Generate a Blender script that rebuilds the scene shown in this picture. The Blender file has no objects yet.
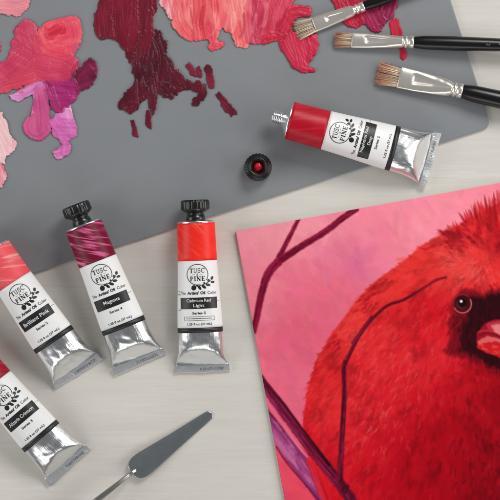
import bpy, bmesh, math, random
import numpy as np
from mathutils import Vector, noise as mnoise

random.seed(7)
rng = np.random.default_rng(7)
SC = bpy.context.scene
COL = SC.collection

# ---------------------------------------------------------------- scale, camera, light
S = 0.0006            # one photograph pixel at table height, in metres
H = 1667.0            # camera height in those pixels (1.0 m)
PAL = 3.2             # thickness of the glass palette

def W(x, y, z=0.0):
    """Photograph pixel (x, y) of a point z above the table -> world metres."""
    k = 1.0 - z / H
    return Vector(((x - 250) * k * S, (250 - y) * k * S, z * S))

cam_d = bpy.data.cameras.new('camera')
cam = bpy.data.objects.new('camera', cam_d); COL.objects.link(cam)
cam.location = (0, 0, H * S)
cam_d.sensor_width = 36
cam_d.lens = 36 * H / 500.0
cam_d.clip_start = 0.01
cam_d.clip_end = 20
SC.camera = cam

world = bpy.data.worlds.new('World'); SC.world = world
world.use_nodes = True
world.node_tree.nodes['Background'].inputs[0].default_value = (0.92, 0.96, 1.0, 1)
world.node_tree.nodes['Background'].inputs[1].default_value = 0.15

def softbox(name, loc, size, power, color, target=(0, 0, 0)):
    d = bpy.data.lights.new(name, 'AREA'); d.shape = 'RECTANGLE'
    d.size, d.size_y = size; d.energy = power; d.color = color
    o = bpy.data.objects.new(name, d); COL.objects.link(o)
    o.location = loc
    o.rotation_euler = (Vector(target) - Vector(loc)).to_track_quat('-Z', 'Y').to_euler()
    return o

softbox('key_softbox', (0.45, 0.80, 0.80), (0.5, 0.4), 8.8, (1.0, 0.985, 0.965))
softbox('left_softbox', (-0.95, -0.05, 0.50), (0.9, 0.5), 5.0, (1.0, 0.99, 0.98))
softbox('right_softbox', (0.95, 0.0, 0.50), (0.9, 0.5), 5.7, (1.0, 0.99, 0.975))
softbox('front_softbox', (0.0, -1.0, 0.50), (0.9, 0.4), 3.0, (1.0, 0.99, 0.975))

SC.view_settings.view_transform = 'Standard'
SC.view_settings.look = 'None'
SC.view_settings.exposure = 0.0
SC.view_settings.gamma = 1.0

# ---------------------------------------------------------------- helpers
def lin(c):
    c = np.asarray(c, float) / 255.0
    return np.where(c <= 0.04045, c / 12.92, ((c + 0.055) / 1.055) ** 2.4)

def link(name, me, mat=None, parent=None):
    o = bpy.data.objects.new(name, me); COL.objects.link(o)
    if mat: me.materials.append(mat)
    if parent: o.parent = parent
    return o

def thing(name, label, cat, loc=(0, 0, 0), rot=(0, 0, 0), group=None):
    o = bpy.data.objects.new(name, None); COL.objects.link(o)
    o.empty_display_size = 0.01
    o.location = loc; o.rotation_euler = rot
    tag(o, label, cat, group)
    return o

def tag(o, label, cat, group=None):
    o['label'] = label; o['category'] = cat
    if group: o['group'] = group

def smooth(me, on=True):
    for p in me.polygons: p.use_smooth = on

def from_bm(name, bm, mat=None, parent=None, sm=True, scale=S):
    bmesh.ops.scale(bm, vec=(scale,) * 3, verts=bm.verts)
    me = bpy.data.meshes.new(name); bm.to_mesh(me); bm.free()
    smooth(me, sm)
    return link(name, me, mat, parent)

def np_mesh(name, V, F, colors=None, mat=None, parent=None, sm=True):
    me = bpy.data.meshes.new(name)
    n, m = len(V), len(F)
    me.vertices.add(n); me.vertices.foreach_set('co', np.asarray(V, np.float32).ravel())
    me.loops.add(m * 4); me.loops.foreach_set('vertex_index', np.asarray(F, np.int32).ravel())
    me.polygons.add(m)
    me.polygons.foreach_set('loop_start', np.arange(0, m * 4, 4, dtype=np.int32))
    me.polygons.foreach_set('use_smooth', np.full(m, sm, bool))
    if colors is not None:
        a = me.color_attributes.new('Pigment', 'FLOAT_COLOR', 'POINT')
        a.data.foreach_set('color', np.concatenate([colors, np.ones((n, 1))], 1).astype(np.float32).ravel())
    me.update(calc_edges=True); me.validate()
    return link(name, me, mat, parent)

# ---- node materials
def mat(name, rgb=None, rough=0.5, metal=0.0, spec=0.5, var=0.06, scale=(300, 300, 300), detail=4,
        bump=0.0, bscale=(800, 800, 800), bdist=0.0003, coat=0.0, attr=False, linear=None, rvar=0.0):
    m = bpy.data.materials.new(name); m.use_nodes = True
    nt = m.node_tree; N = nt.nodes; L = nt.links
    b = N['Principled BSDF']
    b.inputs['Roughness'].default_value = rough
    b.inputs['Metallic'].default_value = metal
    b.inputs['Specular IOR Level'].default_value = spec
    b.inputs['Coat Weight'].default_value = coat
    b.inputs['Coat Roughness'].default_value = 0.12
    tc = N.new('ShaderNodeTexCoord')
    mp = N.new('ShaderNodeMapping'); mp.inputs['Scale'].default_value = scale
    L.new(tc.outputs['Object'], mp.inputs['Vector'])
    nz = N.new('ShaderNodeTexNoise'); nz.inputs['Scale'].default_value = 1; nz.inputs['Detail'].default_value = detail
    L.new(mp.outputs[0], nz.inputs['Vector'])
    mr = N.new('ShaderNodeMapRange'); mr.inputs['To Min'].default_value = 1 - var * 2; mr.inputs['To Max'].default_value = 1 + var * 2
    L.new(nz.outputs['Fac'], mr.inputs['Value'])
    mx = N.new('ShaderNodeMix'); mx.data_type = 'RGBA'; mx.blend_type = 'MULTIPLY'; mx.inputs[0].default_value = 1
    if attr:
        at = N.new('ShaderNodeAttribute'); at.attribute_name = 'Pigment'
        L.new(at.outputs['Color'], mx.inputs[6])
    else:
        c = lin(rgb) if linear is None else linear
        mx.inputs[6].default_value = (*c, 1)
    L.new(mr.outputs[0], mx.inputs[7])
    L.new(mx.outputs[2], b.inputs['Base Color'])
    if rvar:
        r2 = N.new('ShaderNodeMapRange'); r2.inputs['To Min'].default_value = max(rough - rvar, .02); r2.inputs['To Max'].default_value = rough + rvar
        L.new(nz.outputs['Fac'], r2.inputs['Value']); L.new(r2.outputs[0], b.inputs['Roughness'])
    if bump:
        m2 = N.new('ShaderNodeMapping'); m2.inputs['Scale'].default_value = bscale
        L.new(tc.outputs['Object'], m2.inputs['Vector'])
        n2 = N.new('ShaderNodeTexNoise'); n2.inputs['Scale'].default_value = 1; n2.inputs['Detail'].default_value = 3
        L.new(m2.outputs[0], n2.inputs['Vector'])
        bp = N.new('ShaderNodeBump'); bp.inputs['Strength'].default_value = bump; bp.inputs['Distance'].default_value = bdist
        L.new(n2.outputs['Fac'], bp.inputs['Height']); L.new(bp.outputs[0], b.inputs['Normal'])
    return m

def swatch_mat(name, base, streak, amount, angle, sharp=0.12, seed=0.0, rough=0.32):
    """Printed brush-swatch on a tube: pigment with paler bristle streaks."""
    m = mat(name, base, rough=.42, spec=.3, var=0.10, scale=(90, 160, 120))
    nt = m.node_tree; N = nt.nodes; L = nt.links; b = N['Principled BSDF']
    src = b.inputs['Base Color'].links[0].from_socket
    tc = N.new('ShaderNodeTexCoord')
    r = N.new('ShaderNodeMapping'); r.inputs['Rotation'].default_value = (0, 0, angle)
    L.new(tc.outputs['Object'], r.inputs['Vector'])
    mp = N.new('ShaderNodeMapping'); mp.inputs['Scale'].default_value = (45, 380, 1); mp.inputs['Location'].default_value = (seed, seed * 1.7, 0)
    L.new(r.outputs[0], mp.inputs['Vector'])
    nz = N.new('ShaderNodeTexNoise'); nz.inputs['Scale'].default_value = 1; nz.inputs['Detail'].default_value = 5; nz.inputs['Distortion'].default_value = 0.6
    L.new(mp.outputs[0], nz.inputs['Vector'])
    mr = N.new('ShaderNodeMapRange'); mr.interpolation_type = 'SMOOTHSTEP'
    mr.inputs['From Min'].default_value = 0.56 - sharp * .5; mr.inputs['From Max'].default_value = 0.62 + sharp
    mr.inputs['To Max'].default_value = amount
    L.new(nz.outputs['Fac'], mr.inputs['Value'])
    mx = N.new('ShaderNodeMix'); mx.data_type = 'RGBA'
    L.new(mr.outputs[0], mx.inputs[0]); L.new(src, mx.inputs[6]); mx.inputs[7].default_value = (*lin(streak), 1)
    L.new(mx.outputs[2], b.inputs['Base Color'])
    return m

M = dict(
    glass=mat('palette_glass', (129, 132, 135), rough=0.40, spec=0.35, var=0.02, scale=(45, 60, 45), rvar=.10),
    glass_edge=mat('palette_glass_edge', (112, 118, 120), rough=0.25, var=0.03),
    foil=mat('tube_foil', linear=(0.82, 0.83, 0.84), rough=0.24, metal=1, var=0.03, scale=(900, 90, 900), bump=0.35, bscale=(1300, 110, 500), bdist=0.0003, rvar=0.06),
    crimp=mat('crimp_foil', linear=(0.72, 0.73, 0.74), rough=0.38, metal=.85, var=0.05, bump=0.25, bscale=(900, 700, 800), bdist=0.0003),
    label=mat('label_paper', (232, 232, 231), rough=0.42, var=0.012, scale=(200, 60, 200)),
    ink=mat('label_ink', (26, 26, 27), rough=0.42, var=0.10, scale=(900, 900, 900)),
    white_ink=mat('white_ink', (225, 225, 224), rough=0.5, var=0.02),
    cap=mat('black_cap_plastic', (16, 17, 17), rough=0.30, var=0.1, coat=0.2),
    handle=mat('black_lacquer', (9, 9, 10), rough=0.30, var=0.1, scale=(60, 400, 400), bump=0.05, bscale=(90, 900, 900)),
    nickel=mat('ferrule_nickel', linear=(0.80, 0.75, 0.68), rough=0.26, metal=0.74, var=0.03, scale=(80, 900, 900), bump=0.06, bscale=(60, 1500, 1500)),
    hair=mat('brush_hair', rough=0.5, var=0.12, scale=(2000, 2000, 2000), attr=True),
    steel=mat('blade_steel', linear=(0.44, 0.475, 0.50), rough=0.34, metal=1, var=0.015, scale=(160, 240, 240), rvar=.025, bump=0.06, bscale=(90, 1400, 900)),
    shaft=mat('shaft_steel', linear=(0.66, 0.64, 0.60), rough=0.22, metal=1, var=0.05),
    paint=mat('wet_oil_paint', rough=0.42, var=0.03, scale=(900, 900, 900), attr=True, bump=0.06, bscale=(900, 900, 900), spec=0.34),
    art=mat('dry_oil_paint', rough=0.55, var=0.035, scale=(1100, 1100, 1100), attr=True, spec=0.08, bump=0.08, bscale=(1500, 1500, 1500), bdist=0.0002),
    board=mat('canvas_board', (222, 214, 202), rough=0.8, var=0.05, bump=0.3, bscale=(2000, 2000, 2000)),
    red=mat('red_paint_residue', (190, 8, 36), rough=0.3, var=0.08),
)

# ---------------------------------------------------------------- the setting: table
def wood():
    m = bpy.data.materials.new('whitewashed_wood'); m.use_nodes = True
    nt = m.node_tree; N = nt.nodes; L = nt.links; b = N['Principled BSDF']
    b.inputs['Roughness'].default_value = 0.55; b.inputs['Specular IOR Level'].default_value = 0.25
    tc = N.new('ShaderNodeTexCoord')
    def nz(sc, detail, dist=0.0, rot=0.0):
        mp = N.new('ShaderNodeMapping'); mp.inputs['Scale'].default_value = sc; mp.inputs['Rotation'].default_value = (0, 0, rot)
        L.new(tc.outputs['Object'], mp.inputs['Vector'])
        n = N.new('ShaderNodeTexNoise'); n.inputs['Scale'].default_value = 1; n.inputs['Detail'].default_value = detail; n.inputs['Distortion'].default_value = dist
        L.new(mp.outputs[0], n.inputs['Vector']); return n.outputs['Fac']
    big = nz((5, 60, 1), 4, 0.8, 0.02); fine = nz((30, 700, 1), 6, 0.5, 0.02); cloud = nz((9, 14, 1), 3)
    def mixf(a, c, f):
        x = N.new('ShaderNodeMix'); x.data_type = 'FLOAT'; x.inputs[0].default_value = f
        L.new(a, x.inputs[2]); L.new(c, x.inputs[3]); return x.outputs[0]
    f = mixf(mixf(big, fine, 0.40), cloud, 0.25)
    r = N.new('ShaderNodeValToRGB')
    r.color_ramp.elements[0].position = 0.32; r.color_ramp.elements[0].color = (*lin((197, 192, 184)), 1)
    r.color_ramp.elements[1].position = 0.68; r.color_ramp.elements[1].color = (*lin((214, 210, 203)), 1)
    L.new(f, r.inputs[0])
    pores = nz((75, 2300, 1), 3, 0.2, 0.02); patch = nz((12, 70, 1), 3, 0.6, 0.02)
    pr = N.new('ShaderNodeMapRange'); pr.inputs['From Min'].default_value = .56; pr.inputs['From Max'].default_value = .72; pr.inputs['To Max'].default_value = 1
    L.new(pores, pr.inputs['Value'])
    pm = N.new('ShaderNodeMapRange'); pm.inputs['From Min'].default_value = .40; pm.inputs['From Max'].default_value = .70; pm.inputs['To Max'].default_value = .42
    L.new(patch, pm.inputs['Value'])
    mu = N.new('ShaderNodeMath'); mu.operation = 'MULTIPLY'; L.new(pr.outputs[0], mu.inputs[0]); L.new(pm.outputs[0], mu.inputs[1])
    px = N.new('ShaderNodeMix'); px.data_type = 'RGBA'; L.new(mu.outputs[0], px.inputs[0]); L.new(r.outputs[0], px.inputs[6]); px.inputs[7].default_value = (*lin((168, 160, 148)), 1)
    L.new(px.outputs[2], b.inputs['Base Color'])
    bp = N.new('ShaderNodeBump'); bp.inputs['Strength'].default_value = 0.12; bp.inputs['Distance'].default_value = 0.0003
    L.new(fine, bp.inputs['Height']); L.new(bp.outputs[0], b.inputs['Normal'])
    return m

bm = bmesh.new(); bmesh.ops.create_grid(bm, x_segments=1, y_segments=1, size=1.6)
t = from_bm('table_top', bm, wood(), sm=False, scale=1)
t['kind'] = 'structure'

# ---------------------------------------------------------------- glass palette
def rounded_poly(pts, r, n=8):
    out = []
    k = len(pts)
    for i in range(k):
        p0, p, p1 = Vector(pts[i - 1]), Vector(pts[i]), Vector(pts[(i + 1) % k])
        a, c = (p0 - p).normalized(), (p1 - p).normalized()
        for j in range(n + 1):
            q = j / n; A, B = p + a * r, p + c * r
            out.append((A * (1 - q) ** 2 + p * 2 * q * (1 - q) + B * q * q))
    return out

ud, vd = Vector((-0.9525, 0.3048)), Vector((-0.3048, -0.9525))   # along the lower edge, along the right edge
c0 = Vector((491.3, 126.8))
pal_pts = [c0, c0 + ud * 640, c0 + ud * 640 + vd * 430, c0 + vd * 430]
bm = bmesh.new()
base = rounded_poly(pal_pts, 9)
ring = [[bm.verts.new(W(p.x, p.y, PAL) / S + Vector((0, 0, z - PAL))) for p in rounded_poly([q + (ctr - q).normalized() * ins for q in pal_pts], 9)]
        for ctr in [sum((Vector(p) for p in pal_pts), Vector((0, 0))) / 4] for z, ins in ((0.15, 0.7), (0.6, 0), (PAL - 0.9, 0), (PAL - 0.25, 0.45), (PAL, 1.5))]
for a, b_ in zip(ring, ring[1:]):
    for i in range(len(a)):
        bm.faces.new((a[i], a[(i + 1) % len(a)], b_[(i + 1) % len(a)], b_[i]))
bm.faces.new(ring[-1]); bm.faces.new(list(reversed(ring[0])))
bmesh.ops.recalc_face_normals(bm, faces=bm.faces)
pal = from_bm('glass_palette', bm, M['glass'], sm=False)
tag(pal, 'large grey glass palette with rounded corner lying under the paint smears', 'palette')

# ---------------------------------------------------------------- painting engine
TAB = rng.random((256, 256))
def vnoise(x, y, seed=0):
    x = np.asarray(x, float) + seed * 17.31; y = np.asarray(y, float) + seed * 9.77
    xi = np.floor(x).astype(int); yi = np.floor(y).astype(int)
    fx = x - xi; fy = y - yi
    fx = fx * fx * (3 - 2 * fx); fy = fy * fy * (3 - 2 * fy)
    a = TAB[xi % 256, yi % 256]; b = TAB[(xi + 1) % 256, yi % 256]
    c = TAB[xi % 256, (yi + 1) % 256]; d = TAB[(xi + 1) % 256, (yi + 1) % 256]
    return (a * (1 - fx) + b * fx) * (1 - fy) + (c * (1 - fx) + d * fx) * fy

def curve(pts, step=4.0):
    P = np.asarray(pts, float)
    if len(P) < 3: return P
    Q = np.vstack([2 * P[0] - P[1], P, 2 * P[-1] - P[-2]]); out = []
    for i in range(1, len(Q) - 2):
        n = max(2, int(np.linalg.norm(Q[i + 1] - Q[i]) / step))
        for j in range(n):
            t = j / n
            out.append(0.5 * (2 * Q[i] + (Q[i + 1] - Q[i - 1]) * t + (2 * Q[i - 1] - 5 * Q[i] + 4 * Q[i + 1] - Q[i + 2]) * t * t
                              + (3 * Q[i] - Q[i - 1] - 3 * Q[i + 1] + Q[i + 2]) * t ** 3))
    out.append(P[-1]); return np.array(out)

class Canvas:
    def __init__(s, x0, y0, x1, y1, res):
        s.x0, s.y0, s.res = x0, y0, res
        s.nx, s.ny = int((x1 - x0) * res) + 1, int((y1 - y0) * res) + 1
        s.X, s.Y = np.meshgrid(x0 + np.arange(s.nx) / res, y0 + np.arange(s.ny) / res)
        s.col = np.zeros((s.ny, s.nx, 3)); s.h = np.zeros((s.ny, s.nx)); s.id = np.full((s.ny, s.nx), -1, int)
        s.k = 0; s.clip = None; s.gain = 1.0; s.ops = 1.0
    def box(s, lo, hi):
        i0 = max(0, int((lo[0] - s.x0) * s.res)); i1 = min(s.nx, int((hi[0] - s.x0) * s.res) + 2)
        j0 = max(0, int((lo[1] - s.y0) * s.res)); j1 = min(s.ny, int((hi[1] - s.y0) * s.res) + 2)
        return slice(j0, j1), slice(i0, i1)
    def stroke(s, pts, w, c, c2=None, pid=0, rag=2.0, edge=0.12, soft=0.6, op=1.0, streak=0.12, bf=0.5, thick=1.0, w1=None, only=None):
        """One loaded brush stroke: half-width w (to w1), bristle streaks of period 1/bf."""
        s.k += 1; sd = s.k
        P = curve(pts); m = max(w, w1 or 0) + rag + 1.5
        J, I = s.box(P.min(0) - m, P.max(0) + m)
        X, Y = s.X[J, I], s.Y[J, I]
        if X.size == 0: return
        seg = P[1:] - P[:-1]; ln = np.linalg.norm(seg, axis=1) + 1e-9; cum = np.concatenate([[0], np.cumsum(ln)]); T = cum[-1]
        best = np.full(X.shape, 1e9); tt = np.zeros(X.shape); ss = np.zeros(X.shape)
        n = len(seg)
        for i in range(n):
            dx, dy = seg[i] / ln[i]
            rx, ry = X - P[i, 0], Y - P[i, 1]
            a = rx * dx + ry * dy; q = rx * dy - ry * dx
            lo_ = -1e9 if i == 0 else 0; hi_ = 1e9 if i == n - 1 else ln[i]
            ac = np.clip(a, lo_, hi_); d = np.hypot(a - ac, q)
            upd = d < best
            best = np.where(upd, d, best); tt = np.where(upd, cum[i] + ac, tt)
            ss = np.where(upd, np.where(np.abs(a - ac) > 0, np.sign(q + 1e-9) * d, q), ss)
        f = np.clip(tt / T, 0, 1)
        ww = w if w1 is None else w + (w1 - w) * f
        ew = ww * (1 + edge * 2 * (vnoise(tt * 0.35, np.sign(ss) * 3, sd) - 0.5) + edge * (vnoise(tt * 1.1, np.sign(ss) * 3, sd + 5) - 0.5))
        e0 = rag * (vnoise(ss * bf * 0.8, 0, sd + 1) + 0.5 * vnoise(ss * bf * 2.2, 0, sd + 7) - .75)
        e1 = rag * (vnoise(ss * bf * 0.8, 0, sd + 2) + 0.5 * vnoise(ss * bf * 2.2, 0, sd + 8) - .75)
        # ends are slightly rounded as well as ragged
        rnd = (np.abs(ss) / (np.abs(ww) + 1e-6)) ** 2 * min(rag * 0.8, w * 0.5)
        d = np.minimum(ew - np.abs(ss), np.minimum(tt - e0 - rnd, T + e1 - tt - rnd))
        al = np.clip(d / soft + 0.5, 0, 1)
        b = vnoise(ss * bf * 1.6, tt * 0.03, sd + 3); b2 = vnoise(ss * bf * 3.4, tt * 0.05, sd + 4)
        bb = 0.6 * b + 0.4 * b2
        c = np.asarray(c, float); cc = c if c2 is None else c + (np.asarray(c2, float) - c) * np.clip((b - 0.3) * 1.8, 0, 1)[..., None]
        cc = cc * (1 + streak * 2 * (bb[..., None] - 0.5))
        if only is not None: al = al * only[J, I]
        if s.clip is not None: al = al * s.clip[J, I]
        op = op * s.ops
        A = (al * op)[..., None]
        s.col[J, I] = s.col[J, I] * (1 - A) + cc * A
        prof = s.gain * thick * (0.45 + 0.75 * bb) * np.clip(d / 2.2, 0, 1) ** 0.7 * (1 + 0.3 * np.exp(-((d - 1.6) / 1.0) ** 2))
        wg = np.clip(d / 2.4, 0, 1) * al
        s.h[J, I] = s.h[J, I] * (1 - 0.75 * wg * op) + np.maximum(prof, 0) * al
        if pid is not None:
            s.id[J, I] = np.where(al > 0.5, pid, s.id[J, I])


def blur(a, n):
    for _ in range(n):
        p = np.pad(a, 1, mode='edge'); a = (p[:-2, 1:-1] + p[2:, 1:-1] + p[1:-1, :-2] + p[1:-1, 2:] + 2 * p[1:-1, 1:-1]) / 6
    return a

def inside(poly, X, Y):
    r = np.zeros(X.shape, bool); n = len(poly); j = n - 1
    for i in range(n):
        xi, yi = poly[i]; xj, yj = poly[j]
        if yi != yj:
            r ^= ((yi > Y) != (yj > Y)) & (X < (xj - xi) * (Y - yi) / (yj - yi) + xi)
        j = i
    return r

def fill(cv, poly, c, c2, pid, ang=1.57, warp=1.3, thick=0.9, mixk=1.0):
    """A knifed or scrubbed patch of paint with an uneven border."""
    cv.k += 1; sd = cv.k + 40; X, Y = cv.X, cv.Y
    ca, sa = math.cos(ang), math.sin(ang); t_ = X * ca + Y * sa; q_ = -X * sa + Y * ca
    wx = X + warp * 2.2 * (vnoise(X * .22, Y * .22, sd) - .5) + warp * .8 * (vnoise(X * .7, Y * .7, sd + 1) - .5) + 2.2 * (vnoise(q_ * .8, t_ * .06, sd + 11) - .5) * ca
    wy = Y + warp * 2.2 * (vnoise(X * .22, Y * .22, sd + 2) - .5) + warp * .8 * (vnoise(X * .7, Y * .7, sd + 3) - .5) + 2.2 * (vnoise(q_ * .8, t_ * .06, sd + 11) - .5) * sa
    P = curve(list(poly) + [poly[0]], 2.0)[:-1]
    m = inside(P, wx, wy).astype(float); al = blur(m, 2); core = blur(m, 5)
    ca, sa = math.cos(ang), math.sin(ang)
    bend = 3.0 * (vnoise(X * .05, Y * .05, sd + 9) - .5)
    t = X * ca + Y * sa; q = -X * sa + Y * ca + bend * 2
    st = 0.62 * vnoise(q * .28, t * .06, sd + 4) + .28 * vnoise(q * .75, t * .07, sd + 5) + .10 * vnoise(q * 1.8, t * .12, sd + 6)
    pa = vnoise(X * .09, Y * .09, sd + 7)
    f = np.clip((.5 * st + .5 * pa - .32) * 2.9 * mixk, 0, 1)[..., None]
    cc = np.array(c, float) * (1 - f) + np.array(c2, float) * f
    A_ = np.clip(al * 1.5 - .25, 0, 1)[..., None]
    cv.col[:] = cv.col * (1 - A_) + cc * A_
    hgt = 1.9 * thick * (.25 + .6 * st + .4 * pa) * np.clip(core * 1.5 - .35, 0, 1)
    cv.h[:] = cv.h * (1 - .8 * al) + hgt * al
    cv.id[:] = np.where(al > .5, pid, cv.id)

def ready(cv):
    """Later strokes only rework paint that is already on the glass."""
    cv.clip = np.clip(blur((cv.id >= 0).astype(float), 1) * 2 - 1, 0, 1); cv.gain = 0.9; cv.ops = 0.42


def dab(pts, w, w1, c1, c2, label):
    P = curve(pts, 3); n_ = len(P); L_, R_ = [], []
    for i, p in enumerate(P):
        d = P[min(i + 1, n_ - 1)] - P[max(i - 1, 0)]; d = d / (np.linalg.norm(d) + 1e-9); nn_ = np.array((-d[1], d[0]))
        f = i / (n_ - 1); h_ = (w + (w1 - w) * f) * (.55 + .45 * math.sin(math.pi * min(max(f, .12), .88)) ** .5)
        L_.append(p + nn_ * h_); R_.append(p - nn_ * h_)
    lo = np.min(pts, 0) - 12; hi = np.max(pts, 0) + 12; a = np.array(pts[-1]) - np.array(pts[0])
    c = Canvas(lo[0], lo[1], hi[0], hi[1], 3)
    fill(c, [tuple(q) for q in L_ + R_[::-1]], c1, c2, 0, math.atan2(a[1], a[0]), warp=1.1, thick=.7)
    # keep the largest piece only: specks belong to no dab
    smear(c, ['dab'], label)

# ---------------------------------------------------------------- paint smears on the palette
def smear(cv, names, label, cat='paint smear', group='paint smears on the palette', zbase=PAL):
    """Turn a canvas into real impasto: one mesh per daub (part)."""
    mask = (cv.id >= 0).astype(float)
    nb = 2; dn = blur(mask, nb) + 1e-6      # wet colours run into each other a little
    cv.col = .35 * cv.col + .65 * np.stack([blur(cv.col[..., q] * mask, nb) / dn for q in range(3)], -1)
    cv.h = .5 * cv.h + .5 * blur(cv.h * mask, 1) / (blur(mask, 1) + 1e-6)
    k = mask.copy()
    for _ in range(2):
        p = np.pad(k, 1); k = (p[:-2, 1:-1] + p[2:, 1:-1] + p[1:-1, :-2] + p[1:-1, 2:] + 2 * p[1:-1, 1:-1]) / 6
    hh = zbase + 0.06 + cv.h * np.clip(k * 1.6 - 0.6, 0.0, 1)
    thin = np.clip((1 - blur(mask, 2)) * 2.0, 0, 1)[..., None] * (.25 + .5 * vnoise(cv.X * .3, cv.Y * .3, 5))[..., None]   # the glass shows through the thin rim
    cv.col = cv.col * (1 - .8 * thin) + np.array((130, 122, 126.)) * .8 * thin
    kk = 1 - hh / H
    VX = (cv.X - 250) * kk * S; VY = (250 - cv.Y) * kk * S; VZ = hh * S
    ok = mask > 0
    fm = ok[:-1, :-1] & ok[1:, :-1] & ok[:-1, 1:] & ok[1:, 1:]
    ys, xs = np.where(ok); ctr = W(xs.mean() / cv.res + cv.x0, ys.mean() / cv.res + cv.y0, zbase)
    idx = np.arange(cv.nx * cv.ny).reshape(cv.ny, cv.nx)
    LIN = lin(np.clip(cv.col, 0, 255)).reshape(-1, 3)
    V = np.stack([VX.ravel() - ctr.x, VY.ravel() - ctr.y, VZ.ravel() - ctr.z], 1)
    ids = [i for i in range(len(names)) if (fm & (cv.id[:-1, :-1] == i)).sum() > 3]
    root = None
    if len(ids) > 1: root = thing('paint_smear', label, cat, ctr, group=group)
    for i in ids:
        q = fm & (cv.id[:-1, :-1] == i)
        F = np.stack([idx[:-1, :-1][q], idx[1:, :-1][q], idx[1:, 1:][q], idx[:-1, 1:][q]], 1)
        u, inv = np.unique(F.ravel(), return_inverse=True)
        o = np_mesh('paint_daub' if root else 'paint_smear', V[u], inv.reshape(-1, 4), LIN[u], M['paint'], root)
        if root:
            o['label'] = names[i]
        else:
            o.location = ctr; tag(o, label, cat, group)

RES = 2.5
# pale pink, top-left corner
c = Canvas(-14, -12, 40, 24, RES)
fill(c, [(-12,-10),(29,-10),(30,3),(26,12),(14,16),(2,14),(-12,14)], (218,124,138), (238,162,168), 0, .1)
ready(c)
c.stroke([(-16, -2), (10, 2), (29, 0)], 9, (222, 128, 140), (238, 158, 164), 0, rag=3)
c.stroke([(-16, 7), (8, 9), (27, 5)], 6.5, (216, 118, 132), (236, 152, 160), 0, rag=3)
smear(c, ['pale pink'], 'pale rose pink smear in the upper left corner of the palette')
# coral, rose, magenta and lilac cluster
c = Canvas(-14, 6, 110, 170, RES)
fill(c, [(8,95),(16,92),(26,86),(34,78),(46,78),(42,90),(30,96),(22,101),(12,100)], (208,120,184), (230,172,214), 2, -.5)
fill(c, [(32,90),(46,86),(50,110),(51,132),(42,141),(30,138),(23,129),(25,119),(32,112)], (184,58,116), (208,96,144), 3, 1.5)
fill(c, [(62,106),(70,103),(72,116),(66,122)], (232,168,208), (242,206,226), 4, 1.2)
fill(c, [(50,117),(58,113),(70,110),(74,120),(78,127),(76,136),(68,142),(64,144),(58,140),(51,133)], (196,86,160), (218,128,190), 4, .6)
fill(c, [(52,152),(58,146),(64,142),(70,142),(72,150),(66,157),(56,159)], (188,68,150), (222,136,190), 4, -.4)
fill(c, [(72,84),(76,70),(82,64),(90,57),(96,63),(98,75),(92,85),(82,91),(74,92)], (88,10,42), (130,24,72), 5, 1.0)
fill(c, [(43,82),(60,76),(76,80),(79,96),(70,106),(60,112),(52,108)], (148,22,92), (176,50,118), 6, .9)
fill(c, [(-12,62),(0,62),(11,50),(10,42),(14,36),(12,30),(18,24),(26,18),(35,24),(38,32),(48,44),(66,50),(77,58),(78,66),(72,77),(56,84),(42,81),(29,85),(15,90),(-12,94)], (188,46,86), (212,80,108), 0, .5)
fill(c, [(37,30),(46,22),(59,18),(77,16),(81,24),(82,38),(75,54),(62,60),(48,54),(40,42)], (222,62,88), (236,104,116), 1, -.3)
fill(c, [(43,27),(52,27),(58,21),(65,23),(66,33),(58,35),(54,40),(46,38)], (190,26,56), (220,64,80), 7, -.3)
ready(c)
c.stroke([(33, 92), (22, 97), (10, 97)], 3.6, (205, 112, 178), (222, 150, 205), 2, rag=3)
c.stroke([(43, 82), (34, 91), (24, 98)], 6, (208, 118, 182), (226, 160, 208), 2, rag=3)
c.stroke([(40, 84), (44, 105), (46, 136)], 8, (188, 62, 120), (206, 92, 142), 3, rag=3)
c.stroke([(33, 112), (26, 122), (28, 133), (38, 138), (46, 132)], 3.6, (190, 64, 120), (208, 96, 146), 3, rag=3)
c.stroke([(66, 106), (70, 120)], 5, (232, 168, 208), (240, 196, 220), 4, rag=3)
c.stroke([(52, 117), (62, 130), (66, 140)], 9, (198, 88, 160), (214, 120, 184), 4, rag=3)
c.stroke([(56, 126), (76, 127)], 9, (196, 82, 158), (212, 118, 182), 4, rag=3)
c.stroke([(53, 151), (71, 147)], 7, (190, 70, 150), (220, 130, 186), 4, rag=3)
c.stroke([(64, 156), (66, 138)], 4, (196, 80, 156), (214, 120, 184), 4, rag=2)
c.stroke([(74, 78), (88, 62), (95, 62)], 8, (98, 14, 48), (132, 24, 72), 5, rag=3)
c.stroke([(72, 84), (88, 78), (97, 72)], 10, (92, 12, 46), (124, 22, 68), 5, rag=3)
c.stroke([(47, 88), (76, 90)], 10, (152, 26, 96), (172, 48, 116), 6, rag=2)
c.stroke([(50, 100), (72, 98)], 9, (150, 26, 96), (170, 46, 114), 6, rag=3)
c.stroke([(48, 86), (56, 110)], 6, (146, 24, 92), (176, 54, 120), 6, rag=3)
c.stroke([(-14, 86), (12, 70), (30, 52)], 13, (196, 56, 88), (214, 78, 100), 0, rag=4)
c.stroke([(12, 88), (30, 74), (48, 66)], 10, (214, 66, 90), (198, 52, 86), 1, rag=4)
c.stroke([(25, 19), (26, 34), (34, 52)], 9, (206, 70, 98), (196, 54, 88), 0, rag=4, w1=12)
c.stroke([(12, 44), (30, 56), (50, 66)], 8, (200, 58, 90), (210, 76, 100), 0, rag=3)
c.stroke([(40, 30), (56, 22), (78, 18)], 7, (220, 66, 92), (236, 100, 116), 1, rag=4)
c.stroke([(72, 19), (76, 36), (70, 56)], 8, (224, 74, 96), (238, 108, 120), 1, rag=3)
c.stroke([(38, 34), (46, 50), (66, 56)], 9, (222, 68, 86), (238, 100, 108), 1, rag=3)
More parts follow.
